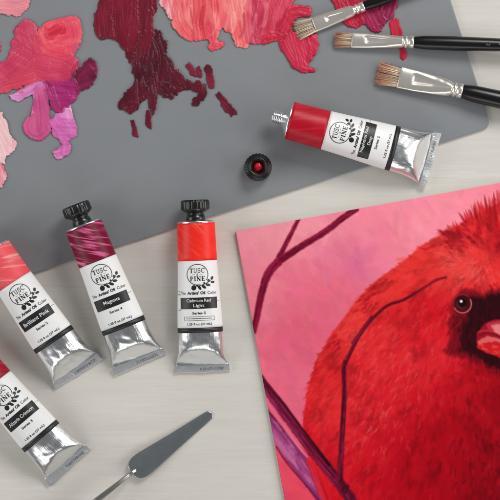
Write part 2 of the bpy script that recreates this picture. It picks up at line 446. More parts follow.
c.stroke([(79, 42), (74, 54)], 4, (190, 66, 120), (176, 56, 116), 8, rag=3)
c.stroke([(47, 36), (62, 27)], 5, (198, 32, 62), (216, 58, 80), 7, rag=4)
c.stroke([(30, 60), (55, 64), (77, 62)], 9, (206, 58, 90), (198, 50, 86), 0, rag=4)
c.stroke([(32, 72), (52, 74), (72, 70)], 8, (202, 54, 88), (212, 72, 98), 0, rag=4)
c.stroke([(4, 86), (18, 82), (36, 76)], 5, (214, 66, 84), (230, 96, 104), 1, rag=4)
smear(c, ['dusty rose', 'coral', 'pale lilac', 'rosy mauve', 'lilac', 'dark wine', 'deep magenta', 'red', 'violet'],
      'many-coloured smear of coral, rose, magenta and lilac beside the wine smear')
# pale pink at the left border
c = Canvas(-14, 104, 26, 200, RES)
fill(c, [(-12,104),(2,114),(8,128),(16,142),(14,152),(8,157),(4,164),(-12,152)], (228,172,180), (244,216,214), 0, 1.1, warp=1.8)
ready(c)
c.stroke([(-4, 112), (4, 132), (9, 148)], 8, (230, 176, 184), (242, 208, 208), 0, rag=5)
c.stroke([(-8, 130), (2, 148), (7, 160)], 7, (226, 164, 174), (240, 198, 200), 0, rag=5)
smear(c, ['shell pink'], 'shell pink smear at the left border of the palette')
c = Canvas(-14, 150, 20, 200, RES)
fill(c, [(-12,156),(0,162),(6,173),(4,185),(0,190),(-12,180)], (218,118,134), (240,178,182), 0, 1.1, warp=1.8)
ready(c)
c.stroke([(-8, 156), (-1, 174), (4, 186)], 4.5, (220, 122, 136), (238, 170, 176), 0, rag=5)
smear(c, ['pink'], 'narrow pink smear just below the shell pink smear')
c = Canvas(-10, 34, 8, 60, RES)
c.stroke([(-8, 47), (2, 47)], 6, (168, 60, 88), (190, 84, 108), 0, rag=2)
smear(c, ['mauve'], 'tiny mauve dab cut by the left border beside the coral smear')
# wine-red smear
c = Canvas(88, -12, 214, 122, RES)
fill(c, [(130,62),(140,44),(150,30),(158,30),(166,42),(170,58),(180,73),(190,80),(203,82),(208,90),(204,101),(195,106),(190,103),(197,97),(195,92),(181,91),(176,97),(166,99),(159,93),(157,110),(153,116),(149,108),(146,97),(140,108),(130,114),(120,110),(118,102),(126,92),(133,84),(132,74)], (58,3,20), (94,12,36), 1, 1.3, warp=2.0)
fill(c, [(99,-12),(154,-12),(153,26),(150,40),(142,58),(134,66),(128,60),(124,50),(113,40),(100,40),(95,34),(94,14),(98,8)], (92,5,30), (124,14,44), 0, 1.5, warp=1.4)
ready(c)
c.stroke([(103, -12), (103, 16), (106, 40)], 10, (112, 12, 38), (132, 18, 46), 0, rag=4)
c.stroke([(124, -12), (124, 20), (128, 50)], 15, (108, 10, 36), (128, 16, 44), 0, rag=5)
c.stroke([(142, -12), (141, 20), (138, 54)], 12, (114, 12, 38), (138, 22, 52), 0, rag=4)
c.stroke([(150, 30), (144, 62), (140, 86)], 12, (74, 6, 26), (96, 14, 38), 1, rag=4)
c.stroke([(158, 36), (164, 58), (160, 84)], 9, (72, 6, 26), (94, 14, 38), 1, rag=5)
c.stroke([(168, 52), (176, 74), (166, 92)], 7, (76, 6, 28), (100, 14, 40), 1, rag=5)
c.stroke([(146, 84), (132, 96), (121, 106)], 9, (84, 8, 30), (104, 14, 40), 1, rag=4)
c.stroke([(124, 108), (138, 106)], 6, (90, 8, 32), (108, 14, 42), 1, rag=3)
c.stroke([(150, 78), (155, 100), (153, 116)], 4.2, (80, 8, 30), (118, 30, 56), 1, rag=4, w1=2.4)
c.stroke([(160, 84), (172, 96)], 8, (82, 8, 30), (104, 14, 42), 1, rag=4)
c.stroke([(170, 70), (188, 86), (204, 88)], 6.5, (80, 6, 28), (104, 12, 40), 1, rag=3)
c.stroke([(200, 84), (203, 96), (192, 104)], 4.6, (96, 10, 36), (110, 14, 42), 1, rag=3)
c.stroke([(150, 8), (150, 34), (138, 58)], 5, (126, 18, 46), (104, 10, 36), 0, rag=4)
for i in range(26):     # broken ridges of paint dragged over the lower half
    x, y = random.uniform(134, 172), random.uniform(48, 92)
    c.stroke([(x, y), (x + random.uniform(-3, 3), y + random.uniform(6, 14))], random.uniform(.5, 1.1), (64, 4, 22), (112, 24, 50), 1, rag=2, thick=1.6, op=.9,
             only=(c.id >= 0).astype(float))
smear(c, ['wine red', 'dark maroon'], 'biggest wine red smear with dark maroon ragged lower end')
for pts, w, w1, lab in (
        ([(187, 64), (196, 76)], 4, 3, 'maroon dab touching the wine smear from above'),
        ([(197, 66), (201, 77)], 2.8, 2.8, 'narrow maroon dab second in the row right of the wine smear'),
        ([(207, 67), (212, 87)], 4.2, 4, 'upright maroon dab last in the row right of the wine smear'),
        ([(217, 93), (226, 105), (234, 115)], 3, 5, 'streaky maroon dab standing farthest right of the wine smear'),
        ([(147, 110), (150, 127)], 2.8, 3.6, 'maroon dab just below the wine smear'),
        ([(132, 120), (136, 136)], 2.2, 3, 'smallest maroon dab, lowest under the wine smear')):
    dab(pts, w, w1, (84, 9, 32), (122, 22, 50), lab)
# coral to crimson smear in the middle
c = Canvas(148, -12, 325, 82, RES)
fill(c, [(155,-12),(188,-12),(186,14),(178,22),(168,17),(162,8)], (232,146,156), (246,200,200), 0, 1.2, warp=2)
fill(c, [(240,-12),(298,-12),(288,12),(280,28),(264,42),(250,44),(243,36)], (178,36,70), (220,90,112), 3, 1.3)
fill(c, [(178,-12),(236,-12),(240,12),(236,34),(228,32),(221,30),(218,38),(208,40),(196,42),(184,38),(174,30),(172,20),(176,10)], (210,56,72), (240,128,128), 1, 1.4)
fill(c, [(226,-12),(248,-12),(252,20),(249,44),(244,48),(236,48),(233,38),(228,24)], (222,82,88), (246,150,146), 1, 1.5)
fill(c, [(207,26),(216,26),(218,40),(224,42),(222,48),(215,52),(209,50),(208,40)], (210,46,76), (230,92,102), 2, 1.5)
fill(c, [(276,30),(288,8),(300,4),(312,9),(311,16),(297,20),(291,34),(276,42),(262,44),(262,36)], (176,18,50), (200,46,74), 4, .6)
fill(c, [(277,40),(290,32),(306,29),(318,37),(317,52),(309,66),(316,70),(312,74),(300,72),(290,64),(282,52)], (180,22,56), (208,54,86), 4, 1.0)
ready(c)
c.stroke([(162, -12), (170, 2), (174, 18)], 9, (236, 156, 164), (244, 190, 192), 0, rag=5)
c.stroke([(176, -12), (182, 8), (186, 22)], 11, (236, 150, 158), (232, 112, 112), 0, rag=4)
c.stroke([(180, -6), (182, 20), (194, 36)], 12, (220, 74, 80), (238, 122, 120), 1, rag=4)
c.stroke([(200, -12), (202, 14), (206, 40)], 12, (212, 62, 74), (234, 104, 106), 1, rag=4)
c.stroke([(196, -12), (200, 4), (198, 26)], 7, (204, 52, 62), (228, 90, 86), 1, rag=4)
c.stroke([(220, -12), (222, 12), (218, 32)], 12, (222, 76, 84), (242, 134, 132), 1, rag=4)
c.stroke([(238, -12), (238, 20), (242, 44)], 9, (226, 88, 92), (242, 140, 136), 1, rag=4)
c.stroke([(233, -12), (240, 20)], 6, (240, 150, 142), (230, 100, 98), 1, rag=4)
c.stroke([(211, 22), (212, 38), (213, 50)], 4.8, (214, 52, 80), (226, 84, 96), 2, rag=3)
c.stroke([(212, 44), (223, 45)], 3, (214, 52, 80), (226, 84, 96), 2, rag=2)
c.stroke([(252, 44), (250, 20), (254, -12)], 7, (180, 42, 76), (204, 70, 92), 3, rag=3)
c.stroke([(262, 40), (266, 16), (276, -12)], 11, (190, 42, 72), (214, 72, 94), 3, rag=3)
c.stroke([(262, 40), (276, 38)], 4.5, (184, 10, 38), (196, 20, 48), 4, rag=2)
c.stroke([(276, 36), (282, 12), (294, -12)], 10, (194, 42, 70), (212, 66, 88), 3, rag=3)
c.stroke([(278, 30), (292, 12), (312, 12)], 5.5, (178, 22, 54), (200, 44, 72), 4, rag=3)
c.stroke([(284, 34), (294, 20), (306, 22)], 9, (184, 26, 56), (200, 44, 70), 4, rag=3)
c.stroke([(283, 38), (291, 54), (301, 70)], 8, (186, 26, 60), (206, 50, 82), 4, rag=3)
c.stroke([(296, 30), (302, 50), (306, 69)], 9, (188, 28, 62), (210, 58, 88), 4, rag=3)
c.stroke([(310, 36), (314, 50), (310, 62)], 5, (182, 24, 58), (200, 46, 76), 4, rag=3)
c.stroke([(300, 68), (316, 71)], 2.2, (184, 26, 60), (204, 50, 80), 4, rag=3)
for x_ in (168, 176, 190, 204, 214, 228, 234, 244, 256, 266, 272):
    y_ = random.uniform(-6, 14)
    c.stroke([(x_, y_), (x_ + random.uniform(-4, 2), y_ + random.uniform(8, 18)), (x_ + random.uniform(-6, 4), y_ + random.uniform(20, 28))], random.uniform(.8, 2.4), random.choice([(246, 196, 196), (240, 160, 158), (176, 30, 62), (198, 44, 62)]), None, None, rag=4, soft=1.6, op=.9, thick=.8)
smear(c, ['pale pink', 'coral', 'poppy red', 'dusty rose', 'crimson'], 'long coral and rose smear ending in crimson under the topmost brush')
# crimson smear behind the brush ferrules
c = Canvas(320, -12, 402, 40, RES)
fill(c, [(326,-12),(374,-12),(370,18),(358,28),(346,24),(336,12)], (164,12,46), (190,30,62), 0, .9)
fill(c, [(362,-12),(398,-12),(397,8),(387,24),(376,33),(366,26),(364,8)], (126,16,60), (160,30,78), 1, 1.2)
ready(c)
c.stroke([(326, -12), (334, 4), (346, 20)], 9, (168, 14, 48), (186, 26, 60), 0, rag=4)
c.stroke([(344, -12), (350, 6), (360, 22)], 11, (172, 16, 48), (190, 30, 62), 0, rag=4)
c.stroke([(372, -12), (370, 8), (378, 28)], 12, (142, 18, 60), (162, 28, 72), 1, rag=4)
c.stroke([(390, -12), (388, 6), (382, 22)], 8, (128, 22, 72), (150, 32, 84), 1, rag=4)
smear(c, ['crimson', 'plum'], 'crimson and plum smear behind the ferrule of the topmost brush')
for pts, w, lab in (([(393, 20), (397, 38)], 6, 'bright crimson dab above the middle brush ferrule'), ([(402, 42), (404, 58)], 3.4, 'small crimson dab below the middle brush ferrule')):
    dab(pts, w, w, (176, 14, 46), (204, 40, 70), lab)

# ---------------------------------------------------------------- the bird painting
PT = 4.0       # height of its face above the table
pu, pv = np.array((0.9838, -0.1793)), np.array((0.1793, 0.9838)); pc = np.array((235.6, 231.0))
PW, PHh = 330, 320
class Art(Canvas):
    """Canvas aligned with the picture area; every grid point is mapped from board space when meshed."""
A = Canvas(232, 160, 512, 512, 2.2); A.gain = 0.28
X, Y = A.X, A.Y
def field(*spots):
    """Blend of colour spots (x, y, sigma, colour)."""
    acc = np.zeros(X.shape + (3,)); ws = np.zeros(X.shape)
    for x, y, sg, cc in spots:
        w = np.exp(-((X - x) ** 2 + (Y - y) ** 2) / (2 * sg * sg)) + 1e-7
        acc += w[..., None] * np.array(cc, float); ws += w
    return acc / ws[..., None]
A.col[:] = field((240, 235, 26, (238, 150, 164)), (250, 290, 26, (236, 134, 150)), (300, 225, 24, (240, 150, 164)), (300, 290, 30, (228, 108, 130)),
                 (295, 330, 22, (216, 86, 112)), (350, 230, 28, (236, 128, 148)), (352, 258, 13, (204, 92, 138)), (385, 240, 14, (232, 116, 142)),
                 (400, 215, 26, (240, 138, 156)), (450, 205, 26, (242, 140, 156)), (490, 190, 20, (240, 132, 150)), (280, 380, 24, (228, 104, 130)),
                 (290, 420, 16, (224, 92, 122)), (265, 440, 20, (226, 84, 108)), (300, 490, 26, (224, 70, 92)), (340, 300, 18, (222, 98, 124)))
PB = np.array([(514, 196), (500, 202), (486, 210), (470, 218), (458, 226), (447, 231), (436, 238), (422, 246), (403, 262), (378, 279), (360, 297), (332, 333), (316, 362),
               (308, 390), (303, 423), (305, 446), (312, 466), (322, 490), (330, 520), (520, 520), (520, 194)], float)
body = inside(PB, X, Y)
def get(F, x, y):
    i = min(max(int((x - A.x0) * A.res), 0), A.nx - 1); j = min(max(int((y - A.y0) * A.res), 0), A.ny - 1)
    return F[j, i]
bg = A.col.copy()
for k in range(1300):           # soft scumbled background strokes
    x, y = random.uniform(234, 505), random.uniform(180, 505)
    if get(body, x, y): continue
    a = random.gauss(2.4, 0.5); l = random.uniform(6, 16)
    q = get(bg, x, y) * random.uniform(.945, 1.045) + np.array([random.gauss(0, 2), random.gauss(0, 4), random.gauss(0, 3)])
    A.stroke([(x - l * math.cos(a), y + l * math.sin(a)), (x + l * math.cos(a), y - l * math.sin(a))], random.uniform(2, 5), q, None, None, rag=3, soft=4, op=0.5, streak=0.03, thick=0.22)
MAROON, MAR2 = (102, 4, 36), (136, 16, 54)
def branch(pts, w, w1=None, c=MAROON, c2=MAR2, op=0.95, tex=True):
    A.stroke(pts, w, c, c2, None, rag=1.5, soft=1.6, op=op, streak=0.10, thick=0.45, w1=w1, edge=0.09, bf=0.5)
    P = curve(pts)
    if tex:
        for k in range(int(len(P) * 1.2)):
            p = P[random.randrange(len(P) - 1)]; i = random.randrange(len(P) - 1); d = (P[i + 1] - P[i]); p = P[i]; d = d / (np.linalg.norm(d) + 1e-6)
            o = np.array((d[1], -d[0])) * random.uniform(-w, w) * 0.8
            A.stroke([p + o, p + o + d * random.uniform(3, 8)], random.uniform(.4, .9), random.choice([(76, 4, 28), (150, 30, 68), (88, 6, 34), (128, 16, 48)]), None, None, rag=1, soft=1.2, op=.5, thick=.35)
branch([(299, 218), (290, 236), (278, 259)], 1.9, 2.6)
branch([(358, 208), (344, 217), (326, 231), (297, 249), (275, 264)], 2.9, 3.6)
branch([(280, 260), (268, 274), (261, 296), (257, 316), (253, 334)], 4.4, 2.8)
# bird body
bodyc = field((335, 350, 30, (218, 52, 50)), (312, 400, 22, (216, 46, 48)), (312, 450, 20, (204, 26, 44)), (330, 490, 25, (206, 22, 42)),
              (380, 300, 22, (226, 72, 58)), (420, 265, 20, (224, 66, 56)), (455, 258, 16, (230, 92, 76)), (480, 268, 16, (226, 66, 58)), (490, 215, 20, (214, 40, 48)), (462, 222, 12, (222, 56, 60)),
              (345, 300, 12, (228, 84, 70)), (365, 285, 12, (226, 78, 64)), (345, 335, 14, (230, 84, 72)), (323, 365, 9, (206, 40, 42)), (330, 410, 14, (226, 66, 62)), (385, 318, 12, (204, 30, 40)), (420, 310, 14, (198, 22, 38)), (400, 345, 24, (214, 44, 52)), (380, 390, 30, (216, 48, 56)), (430, 335, 16, (206, 28, 42)), (425, 365, 20, (218, 50, 58)), (440, 400, 26, (196, 16, 36)), (360, 440, 26, (210, 34, 46)), (405, 470, 34, (188, 8, 34)),
              (445, 450, 32, (174, 2, 27)), (490, 420, 28, (158, 2, 26)), (485, 490, 30, (140, 0, 24)), (440, 500, 30, (170, 2, 28)), (455, 240, 6, (160, 14, 34)))
bn = (1 + .10 * (vnoise(X * .12, Y * .12, 3) - .5))[..., None]
soft = body.astype(float)
for _ in range(3):
    p = np.pad(soft, 1, mode='edge'); soft = (p[:-2, 1:-1] + p[2:, 1:-1] + p[1:-1, :-2] + p[1:-1, 2:] + p[1:-1, 1:-1]) / 5
bodyc = np.clip(bodyc * np.array((1.0, .84, .98)), 0, 250)
A.col = A.col * (1 - soft[..., None]) + bodyc * bn * soft[..., None]
def flow(x, y):
    """Feather direction: fanning away from the face, down along the breast."""
    d = np.array((x - 482.0, y - 262.0)); d /= np.linalg.norm(d) + 1e-6
    if y < 262: d = d * 0.6 + np.array((-0.55, -0.25 if x > 440 else 0.35))
    else: d = d + np.array((0.0, 0.25))
    return d / (np.linalg.norm(d) + 1e-6)
def feather(x, y, l, w, col, op, bend=0.25):
    d = flow(x, y); a = random.gauss(0, 0.28); d = np.array((d[0] * math.cos(a) - d[1] * math.sin(a), d[0] * math.sin(a) + d[1] * math.cos(a)))
    n = np.array((d[1], -d[0])) * random.gauss(0, bend) * l
    p = np.array((x, y))
    A.stroke([p - d * l * .5, p + n * .4, p + d * l * .5], w, col, None, None, rag=1.2, soft=max(1.0, w * 1.1), op=op, streak=.08, thick=.22, w1=w * .35)
# underlayer: broad strokes
for k in range(1500):
    x, y = random.uniform(300, 506), random.uniform(180, 506)
    if not get(body, x, y): continue
    q = get(bodyc, x, y) * random.uniform(.92, 1.08)
    feather(x, y, random.uniform(8, 16), random.uniform(1.4, 2.8), q, .55)
# ragged feathers over the outline
for i in range(3, len(PB) - 4):
    p0, p1 = PB[i], PB[i + 1]
    for k in range(int(np.linalg.norm(p1 - p0) * 1.0)):
        t = random.random(); p = p0 * (1 - t) + p1 * t
        q = get(bodyc, p[0] + 4, p[1] + 4) * random.uniform(.82, 1.08)
        feather(p[0] + random.uniform(-.5, 4), p[1] + random.uniform(-.5, 4), random.uniform(5, 10), random.uniform(.8, 1.6), q, .85, .1)
# crest spikes
for lay in range(2):
    for k in range(62):
        x = 441 + 73 * random.random(); y0 = 236 - (x - 444) * 0.12 + random.uniform(-4, 12)
        top = 233 - (x - 444) * 0.78 + random.uniform(-6, 16)
        top = max(top, 186 + random.uniform(-2, 6))
        q = np.array(random.choice([(206, 24, 38), (220, 48, 50), (180, 10, 32), (232, 84, 74), (160, 6, 28), (214, 36, 44)]), float)
        if lay == 0: q *= .82
        lean = random.uniform(2, 7) - (x - 450) * .06
        A.stroke([(x + 4, y0), (x + 1, (y0 + top) / 2), (x - lean, top)], random.uniform(1.8, 3.6), q, q * random.uniform(.8, 1.15), None, rag=2, soft=1.8, op=.75, streak=.1, thick=.4, w1=.3)
A.stroke([(443, 233), (460, 236), (480, 243), (512, 250)], 2.2, (132, 6, 28), (168, 16, 38), None, rag=3, soft=4, op=.7, thick=.3, w1=7)
# main feather layer: tone is chosen by clumps, so the plumage reads as masses
clump = vnoise(X * .06, Y * .06, 61) * .5 + vnoise(X * .14, Y * .14, 62) * .35 + vnoise(X * .3, Y * .3, 63) * .15
for k in range(2600):
    x, y = random.uniform(302, 506), random.uniform(200, 506)
    if not get(body, x, y): continue
    b0 = get(bodyc, x, y); cl = get(clump, x, y) + random.gauss(0, .05)
    dark = min(max((x + y - 740) / 200, 0), 1)
    if cl > .55: q = b0 * .66 + np.array((246, 92, 80)) * .34 * (1 - .7 * dark) + b0 * .34 * .7 * dark
    elif cl < .43: q = b0 * (.80 + .08 * random.random())
    else: q = b0 * random.uniform(.97, 1.07)
    feather(x, y, random.uniform(7, 17), random.uniform(1.4, 3.2), q, random.uniform(.3, .55), .2)
for k in range(900):
    x, y = random.uniform(302, 506), random.uniform(200, 506)
    if not get(body, x, y): continue
    b0 = get(bodyc, x, y); cl = get(clump, x, y); dark = min(max((x + y - 720) / 170, 0), 1)
    if random.random() < dark * .8: continue
    q = b0 * .62 + np.array((246, 112, 98)) * .38 if cl > .5 else b0 * random.uniform(.8, 1.06)
    feather(x, y, random.uniform(4, 10), random.uniform(.5, 1.0), q, random.uniform(.3, .6), .15)
for k in range(420):
    x, y = random.uniform(305, 480), random.uniform(236, 470)
    if not get(body, x, y): continue
    b0 = get(bodyc, x, y); dark = min(max((x + y - 740) / 160, 0), 1)
    q = b0 * random.choice((.72, .8, 1.0, 1.0)) if random.random() < .5 + .5 * dark else b0 * .55 + np.array((244, 108, 98)) * .45
    feather(x, y, random.uniform(6, 14), random.uniform(1.2, 2.8), q, random.uniform(.25, .5), .35)
# dark strokes along the shaded back line
for k in range(60):
    x, y = random.choice([(random.gauss(376, 7), random.gauss(284, 5)), (random.gauss(360, 6), random.gauss(303, 6)), (random.gauss(333, 6), random.gauss(345, 10)), (random.gauss(440, 12), random.gauss(247, 3))])
    if get(body, x, y): feather(x, y, random.uniform(6, 12), random.uniform(1, 1.8), (174, 16, 36), .5)
for k in range(70):
    x, y = random.gauss(488, 14), random.gauss(470, 24)
    if x < 506 and y < 506: feather(x, y, random.uniform(6, 14), random.uniform(1, 2.2), random.choice([(92, 0, 18), (120, 0, 22), (186, 14, 34)]), .4, .2)
# pale wisps on breast and brow
for k in range(330):
    x, y = random.choice([(random.gauss(392, 24), random.gauss(366, 34)), (random.gauss(455, 15), random.gauss(261, 8)), (random.gauss(362, 16), random.gauss(335, 26)), (random.gauss(475, 14), random.gauss(274, 6)), (random.gauss(372, 16), random.gauss(420, 26))])
    if x > 506 or not get(body, x, y): continue
    feather(x, y, random.uniform(4, 10), random.uniform(.6, 1.3), np.array((242, 112, 104)) * random.uniform(.88, 1.02), random.uniform(.2, .42), .3)
# black mask round eye and beak
MASK0 = [(459, 292), (470, 290), (482, 292), (500, 288), (520, 288), (520, 382), (500, 376), (486, 370), (474, 361), (460, 357), (447, 354), (449, 340), (452, 322), (453, 308)]
MASK = [(470, 296), (482, 297), (496, 293), (520, 293), (520, 376), (500, 370), (486, 364), (474, 356), (467, 352), (460, 349), (463, 336), (466, 322), (470, 311)]
for poly, cc, op, nb in ((MASK0, (112, 6, 28), .8, 26), (MASK, (46, 3, 14), .9, 22)):
    wx = X + 5 * (vnoise(X * .16, Y * .16, 71) - .5) + 3 * (vnoise(X * .5, Y * .5, 72) - .5); wy = Y + 5 * (vnoise(X * .16, Y * .16, 73) - .5) + 3 * (vnoise(X * .5, Y * .5, 74) - .5)
    mk = blur(inside(poly, wx, wy).astype(float), nb)[..., None] * op
    A.col = A.col * (1 - mk) + np.array(cc, float) * mk
ctr = np.array((484, 332))
for k in range(300):
    i = random.randrange(len(MASK)); t = random.random()
    e = np.array(MASK[i]) * t + np.array(MASK[i - 1]) * (1 - t); p = e + (ctr - e) * random.uniform(-.1, .8)
    if p[0] < 506: feather(p[0], p[1], random.uniform(4, 9), random.uniform(.7, 1.5), random.choice([(44, 3, 14), (58, 5, 20), (36, 2, 11), (96, 6, 26), (80, 5, 22)]), .4, .2)
for k in range(120):     # the dark thins out into red around its border
    i = random.randrange(len(MASK0)); t = random.random()
    e = np.array(MASK0[i]) * t + np.array(MASK0[i - 1]) * (1 - t)
    if e[0] < 505: feather(e[0] + random.gauss(0, 2), e[1] + random.gauss(0, 2), random.uniform(4, 9), random.uniform(.7, 1.4), random.choice([(150, 10, 32), (120, 6, 28), (186, 22, 38)]), .45, .2)
for k in range(60):     # red glowing through the dark below the eye
    feather(random.gauss(459, 4), random.gauss(330, 11), random.uniform(4, 9), random.uniform(.7, 1.5), random.choice([(84, 4, 22), (128, 8, 30), (60, 3, 16), (150, 14, 34)]), .45, .2)
# beak: one short cone, cut by the picture's border
def patch(poly, cc, nb, op=1.0):
    wx = X + 1.2 * (vnoise(X * .4, Y * .4, 81) - .5); wy = Y + 1.2 * (vnoise(X * .4, Y * .4, 82) - .5)
    a = blur(inside(poly, wx, wy).astype(float), nb)[..., None] * op
    A.col = A.col * (1 - a) + np.array(cc, float) * a
patch([(485, 323), (492, 320.5), (516, 316), (516, 366), (496, 356), (484, 352), (476.5, 347), (477, 333)], (160, 18, 42), 3)
patch([(478, 343), (486, 341), (516, 346), (516, 366), (498, 356), (486, 352), (477, 348)], (204, 30, 42), 4)
patch([(486, 324), (493, 321.5), (516, 318), (516, 342), (502, 338), (494, 333), (487, 329)], (188, 58, 74), 4, .95)
patch([(491, 325), (500, 324), (516, 328), (516, 341), (503, 337), (495, 332)], (230, 150, 152), 6, .85)
patch([(477.5, 342), (482, 338), (488, 336), (496, 337.5), (516, 345), (516, 349), (496, 342), (484, 342.5), (478.5, 346)], (224, 122, 118), 4, .85)
A.stroke([(479, 335.5), (487, 332.5), (495, 334), (504, 339.5), (514, 344)], .6, (120, 10, 30), None, None, rag=.5, soft=1.6, op=.8, thick=.2, w1=1.2)
A.stroke([(478, 332), (485, 330.5), (492, 332)], .9, (208, 70, 80), None, None, rag=.5, soft=1.6, op=.6, thick=.3)
for k in range(22):
    A.stroke([(x0_ := random.uniform(480, 502), y0_ := random.uniform(344, 354)), (x0_ + random.uniform(3, 6), y0_ + random.uniform(0, 3))], random.uniform(.5, 1.1), random.choice([(232, 88, 72), (186, 20, 36), (236, 112, 98)]), None, None, rag=.5, soft=1.6, op=.4, thick=.3)
# eye
def disc(x, y, rx, ry, cc, op=1.0, sf=.8):
    d = (1 - np.hypot((X - x) / rx, (Y - y) / ry)) * min(rx, ry); a = (np.clip(d / sf + .5, 0, 1) * op)[..., None]
    A.col = A.col * (1 - a) + np.array(cc, float) * a
disc(462.5, 303.6, 9.6, 9.8, (70, 4, 16), .9, 2)
disc(462.5, 303.6, 8.4, 8.6, (96, 8, 26), 1, 2); disc(462.3, 303.2, 7.2, 7.4, (64, 6, 18), 1, 2); disc(461.6, 304.6, 5.4, 5.0, (116, 40, 46), .8, 3); disc(462.6, 303.0, 4.2, 4.2, (26, 3, 9), 1, 2); disc(461.2, 301.3, 1.5, 1.5, (240, 226, 226), 1, 1)
ring_pts = [(462.5 + 8.9 * math.cos(a), 303.8 + 9.0 * math.sin(a)) for a in np.linspace(-.55, 2.75, 16)]
A.stroke(ring_pts, .55, (216, 104, 112), (244, 178, 174), None, rag=.3, soft=1.1, op=.8, thick=.3)
A.stroke([(462.5 + 9.0 * math.cos(a), 303.6 + 9.2 * math.sin(a)) for a in np.linspace(2.9, 5.4, 12)], .6, (176, 60, 66), None, None, rag=.3, soft=.8, op=.7, thick=.3)
# purple leaf, lower branches and the long twig over the bird
patch([(263, 396), (268, 404), (288, 431), (308, 456), (318, 478), (330, 510), (322, 510), (303, 482), (284, 458), (270, 434), (262, 410)], (138, 44, 98), 2)
patch([(267, 418), (276, 430), (292, 448), (306, 466), (318, 492), (310, 486), (292, 464), (276, 444), (268, 428)], (166, 70, 128), 7, .85)
patch([(269, 428), (280, 440), (296, 462), (300, 470), (284, 456), (272, 438)], (206, 116, 156), 8, .6)
patch([(263, 398), (268, 405), (284, 427), (284, 434), (272, 420), (264, 410)], (88, 6, 44), 4, .9)
for k in range(46):
    t = random.random(); x, y = 268 + 50 * t + random.gauss(0, 3), 416 + 70 * t + random.gauss(0, 3)
    A.stroke([(x - 3, y - 5), (x + 3, y + 4)], random.uniform(.6, 1.4), random.choice([(196, 116, 160), (150, 54, 110), (120, 30, 84), (206, 128, 168)]), None, None, rag=1, soft=2, op=.35, thick=.3)
A.stroke([(276, 446), (286, 462), (304, 483), (324, 506)], .7, (104, 10, 48), None, None, rag=1, soft=1.2, op=.85, thick=.3)
A.stroke([(258, 392), (278, 418), (300, 448), (312, 462)], 3.0, (226, 92, 122), (236, 116, 140), None, rag=2, soft=1.6, op=.9, thick=.3, w1=.9, edge=.05)
A.stroke([(310, 456), (318, 476), (330, 506)], 6, (204, 22, 42), (216, 40, 52), None, rag=3, soft=2, op=.8, thick=.3)
branch([(255, 372), (276, 402), (301, 435), (322, 462), (340, 484), (356, 508)], 4.4, 6.0, (96, 12, 48), (138, 34, 78))
branch([(262, 378), (282, 402), (304, 432), (330, 466)], 1.4, 1.6, (62, 4, 24), (90, 8, 34), tex=False)
branch([(447, 277), (436, 280), (422, 289), (403, 300), (384, 308), (361, 333), (345, 364)], 1.0, 2.0, (104, 8, 32), (132, 18, 46), tex=False)
branch([(346, 360), (344, 368), (344.5, 392), (343, 423), (340, 474), (343, 492)], 2.2, 3.0, (92, 8, 34), (128, 26, 60))
branch([(372, 316), (352, 344)], 1.2, 1.6, (104, 8, 36), (140, 26, 60), tex=False)
for k in range(16):
    feather(random.gauss(344, 3), random.gauss(490, 6), random.uniform(4, 8), 1.2, random.choice([(54, 4, 20), (84, 8, 34), (110, 14, 48)]), .5, .08)

g_ = blur(body.astype(float), 6)[..., None]; rich = (np.clip(A.col, 0, 255) / 255) ** 1.16 * 255
A.col = A.col * (1 - g_) + rich * g_
# mesh the painted surface in board space
nu_, nv_ = int(PW * 1.9) + 1, int(PHh * 1.9) + 1
UU, VV = np.meshgrid(np.linspace(0, PW, nu_), np.linspace(0, PHh, nv_))
PX = pc[0] + pu[0] * UU + pv[0] * VV; PY = pc[1] + pu[1] * UU + pv[1] * VV
gi = np.clip((PX - A.x0) * A.res, 0, A.nx - 1.001); gj = np.clip((PY - A.y0) * A.res, 0, A.ny - 1.001)
i0, j0 = gi.astype(int), gj.astype(int); fi, fj = gi - i0, gj - j0
def samp(Fd):
    if Fd.ndim == 3: w = (fi[..., None], fj[..., None])
    else: w = (fi, fj)
    return (Fd[j0, i0] * (1 - w[0]) + Fd[j0, i0 + 1] * w[0]) * (1 - w[1]) + (Fd[j0 + 1, i0] * (1 - w[0]) + Fd[j0 + 1, i0 + 1] * w[0]) * w[1]
weave = 0.06 * (np.sin(UU * 3.3) * np.sin(VV * 3.3))
zz = PT + 0.05 + np.minimum(samp(A.h), 1.2) * 0.42 + weave
edgeU = np.minimum(np.minimum(UU, PW - UU), np.minimum(VV, PHh - VV)); zz = np.where(edgeU < .01, PT - .25, zz)
ctr = W(pc[0] + (pu[0] * PW + pv[0] * PHh) / 2, pc[1] + (pu[1] * PW + pv[1] * PHh) / 2, 0)
kk = 1 - PT / H
V = np.stack([((PX - 250) * kk * S - ctr.x).ravel(), ((250 - PY) * kk * S - ctr.y).ravel(), (zz * S).ravel()], 1)
idx = np.arange(nu_ * nv_).reshape(nv_, nu_)
F = np.stack([idx[:-1, :-1].ravel(), idx[1:, :-1].ravel(), idx[1:, 1:].ravel(), idx[:-1, 1:].ravel()], 1)
art = thing('bird_painting', 'unframed oil painting of a red crested bird behind branches on pink', 'painting', ctr)
np_mesh('painted_surface', V, F, lin(np.clip(samp(A.col), 0, 255)).reshape(-1, 3), M['art'], art)
bm = bmesh.new()
cs = [pc + pu * a + pv * b for a, b in ((.3, .3), (.3, PHh - .3), (PW - .3, PHh - .3), (PW - .3, .3))]
lo = [bm.verts.new((W(*p, PT) - Vector((ctr.x, ctr.y, PT * S))) / S + Vector((0, 0, 0.15))) for p in cs]
hi = [bm.verts.new((W(*p, PT) - Vector((ctr.x, ctr.y, PT * S))) / S + Vector((0, 0, PT - .3))) for p in cs]
bm.faces.new(hi); bm.faces.new(list(reversed(lo)))
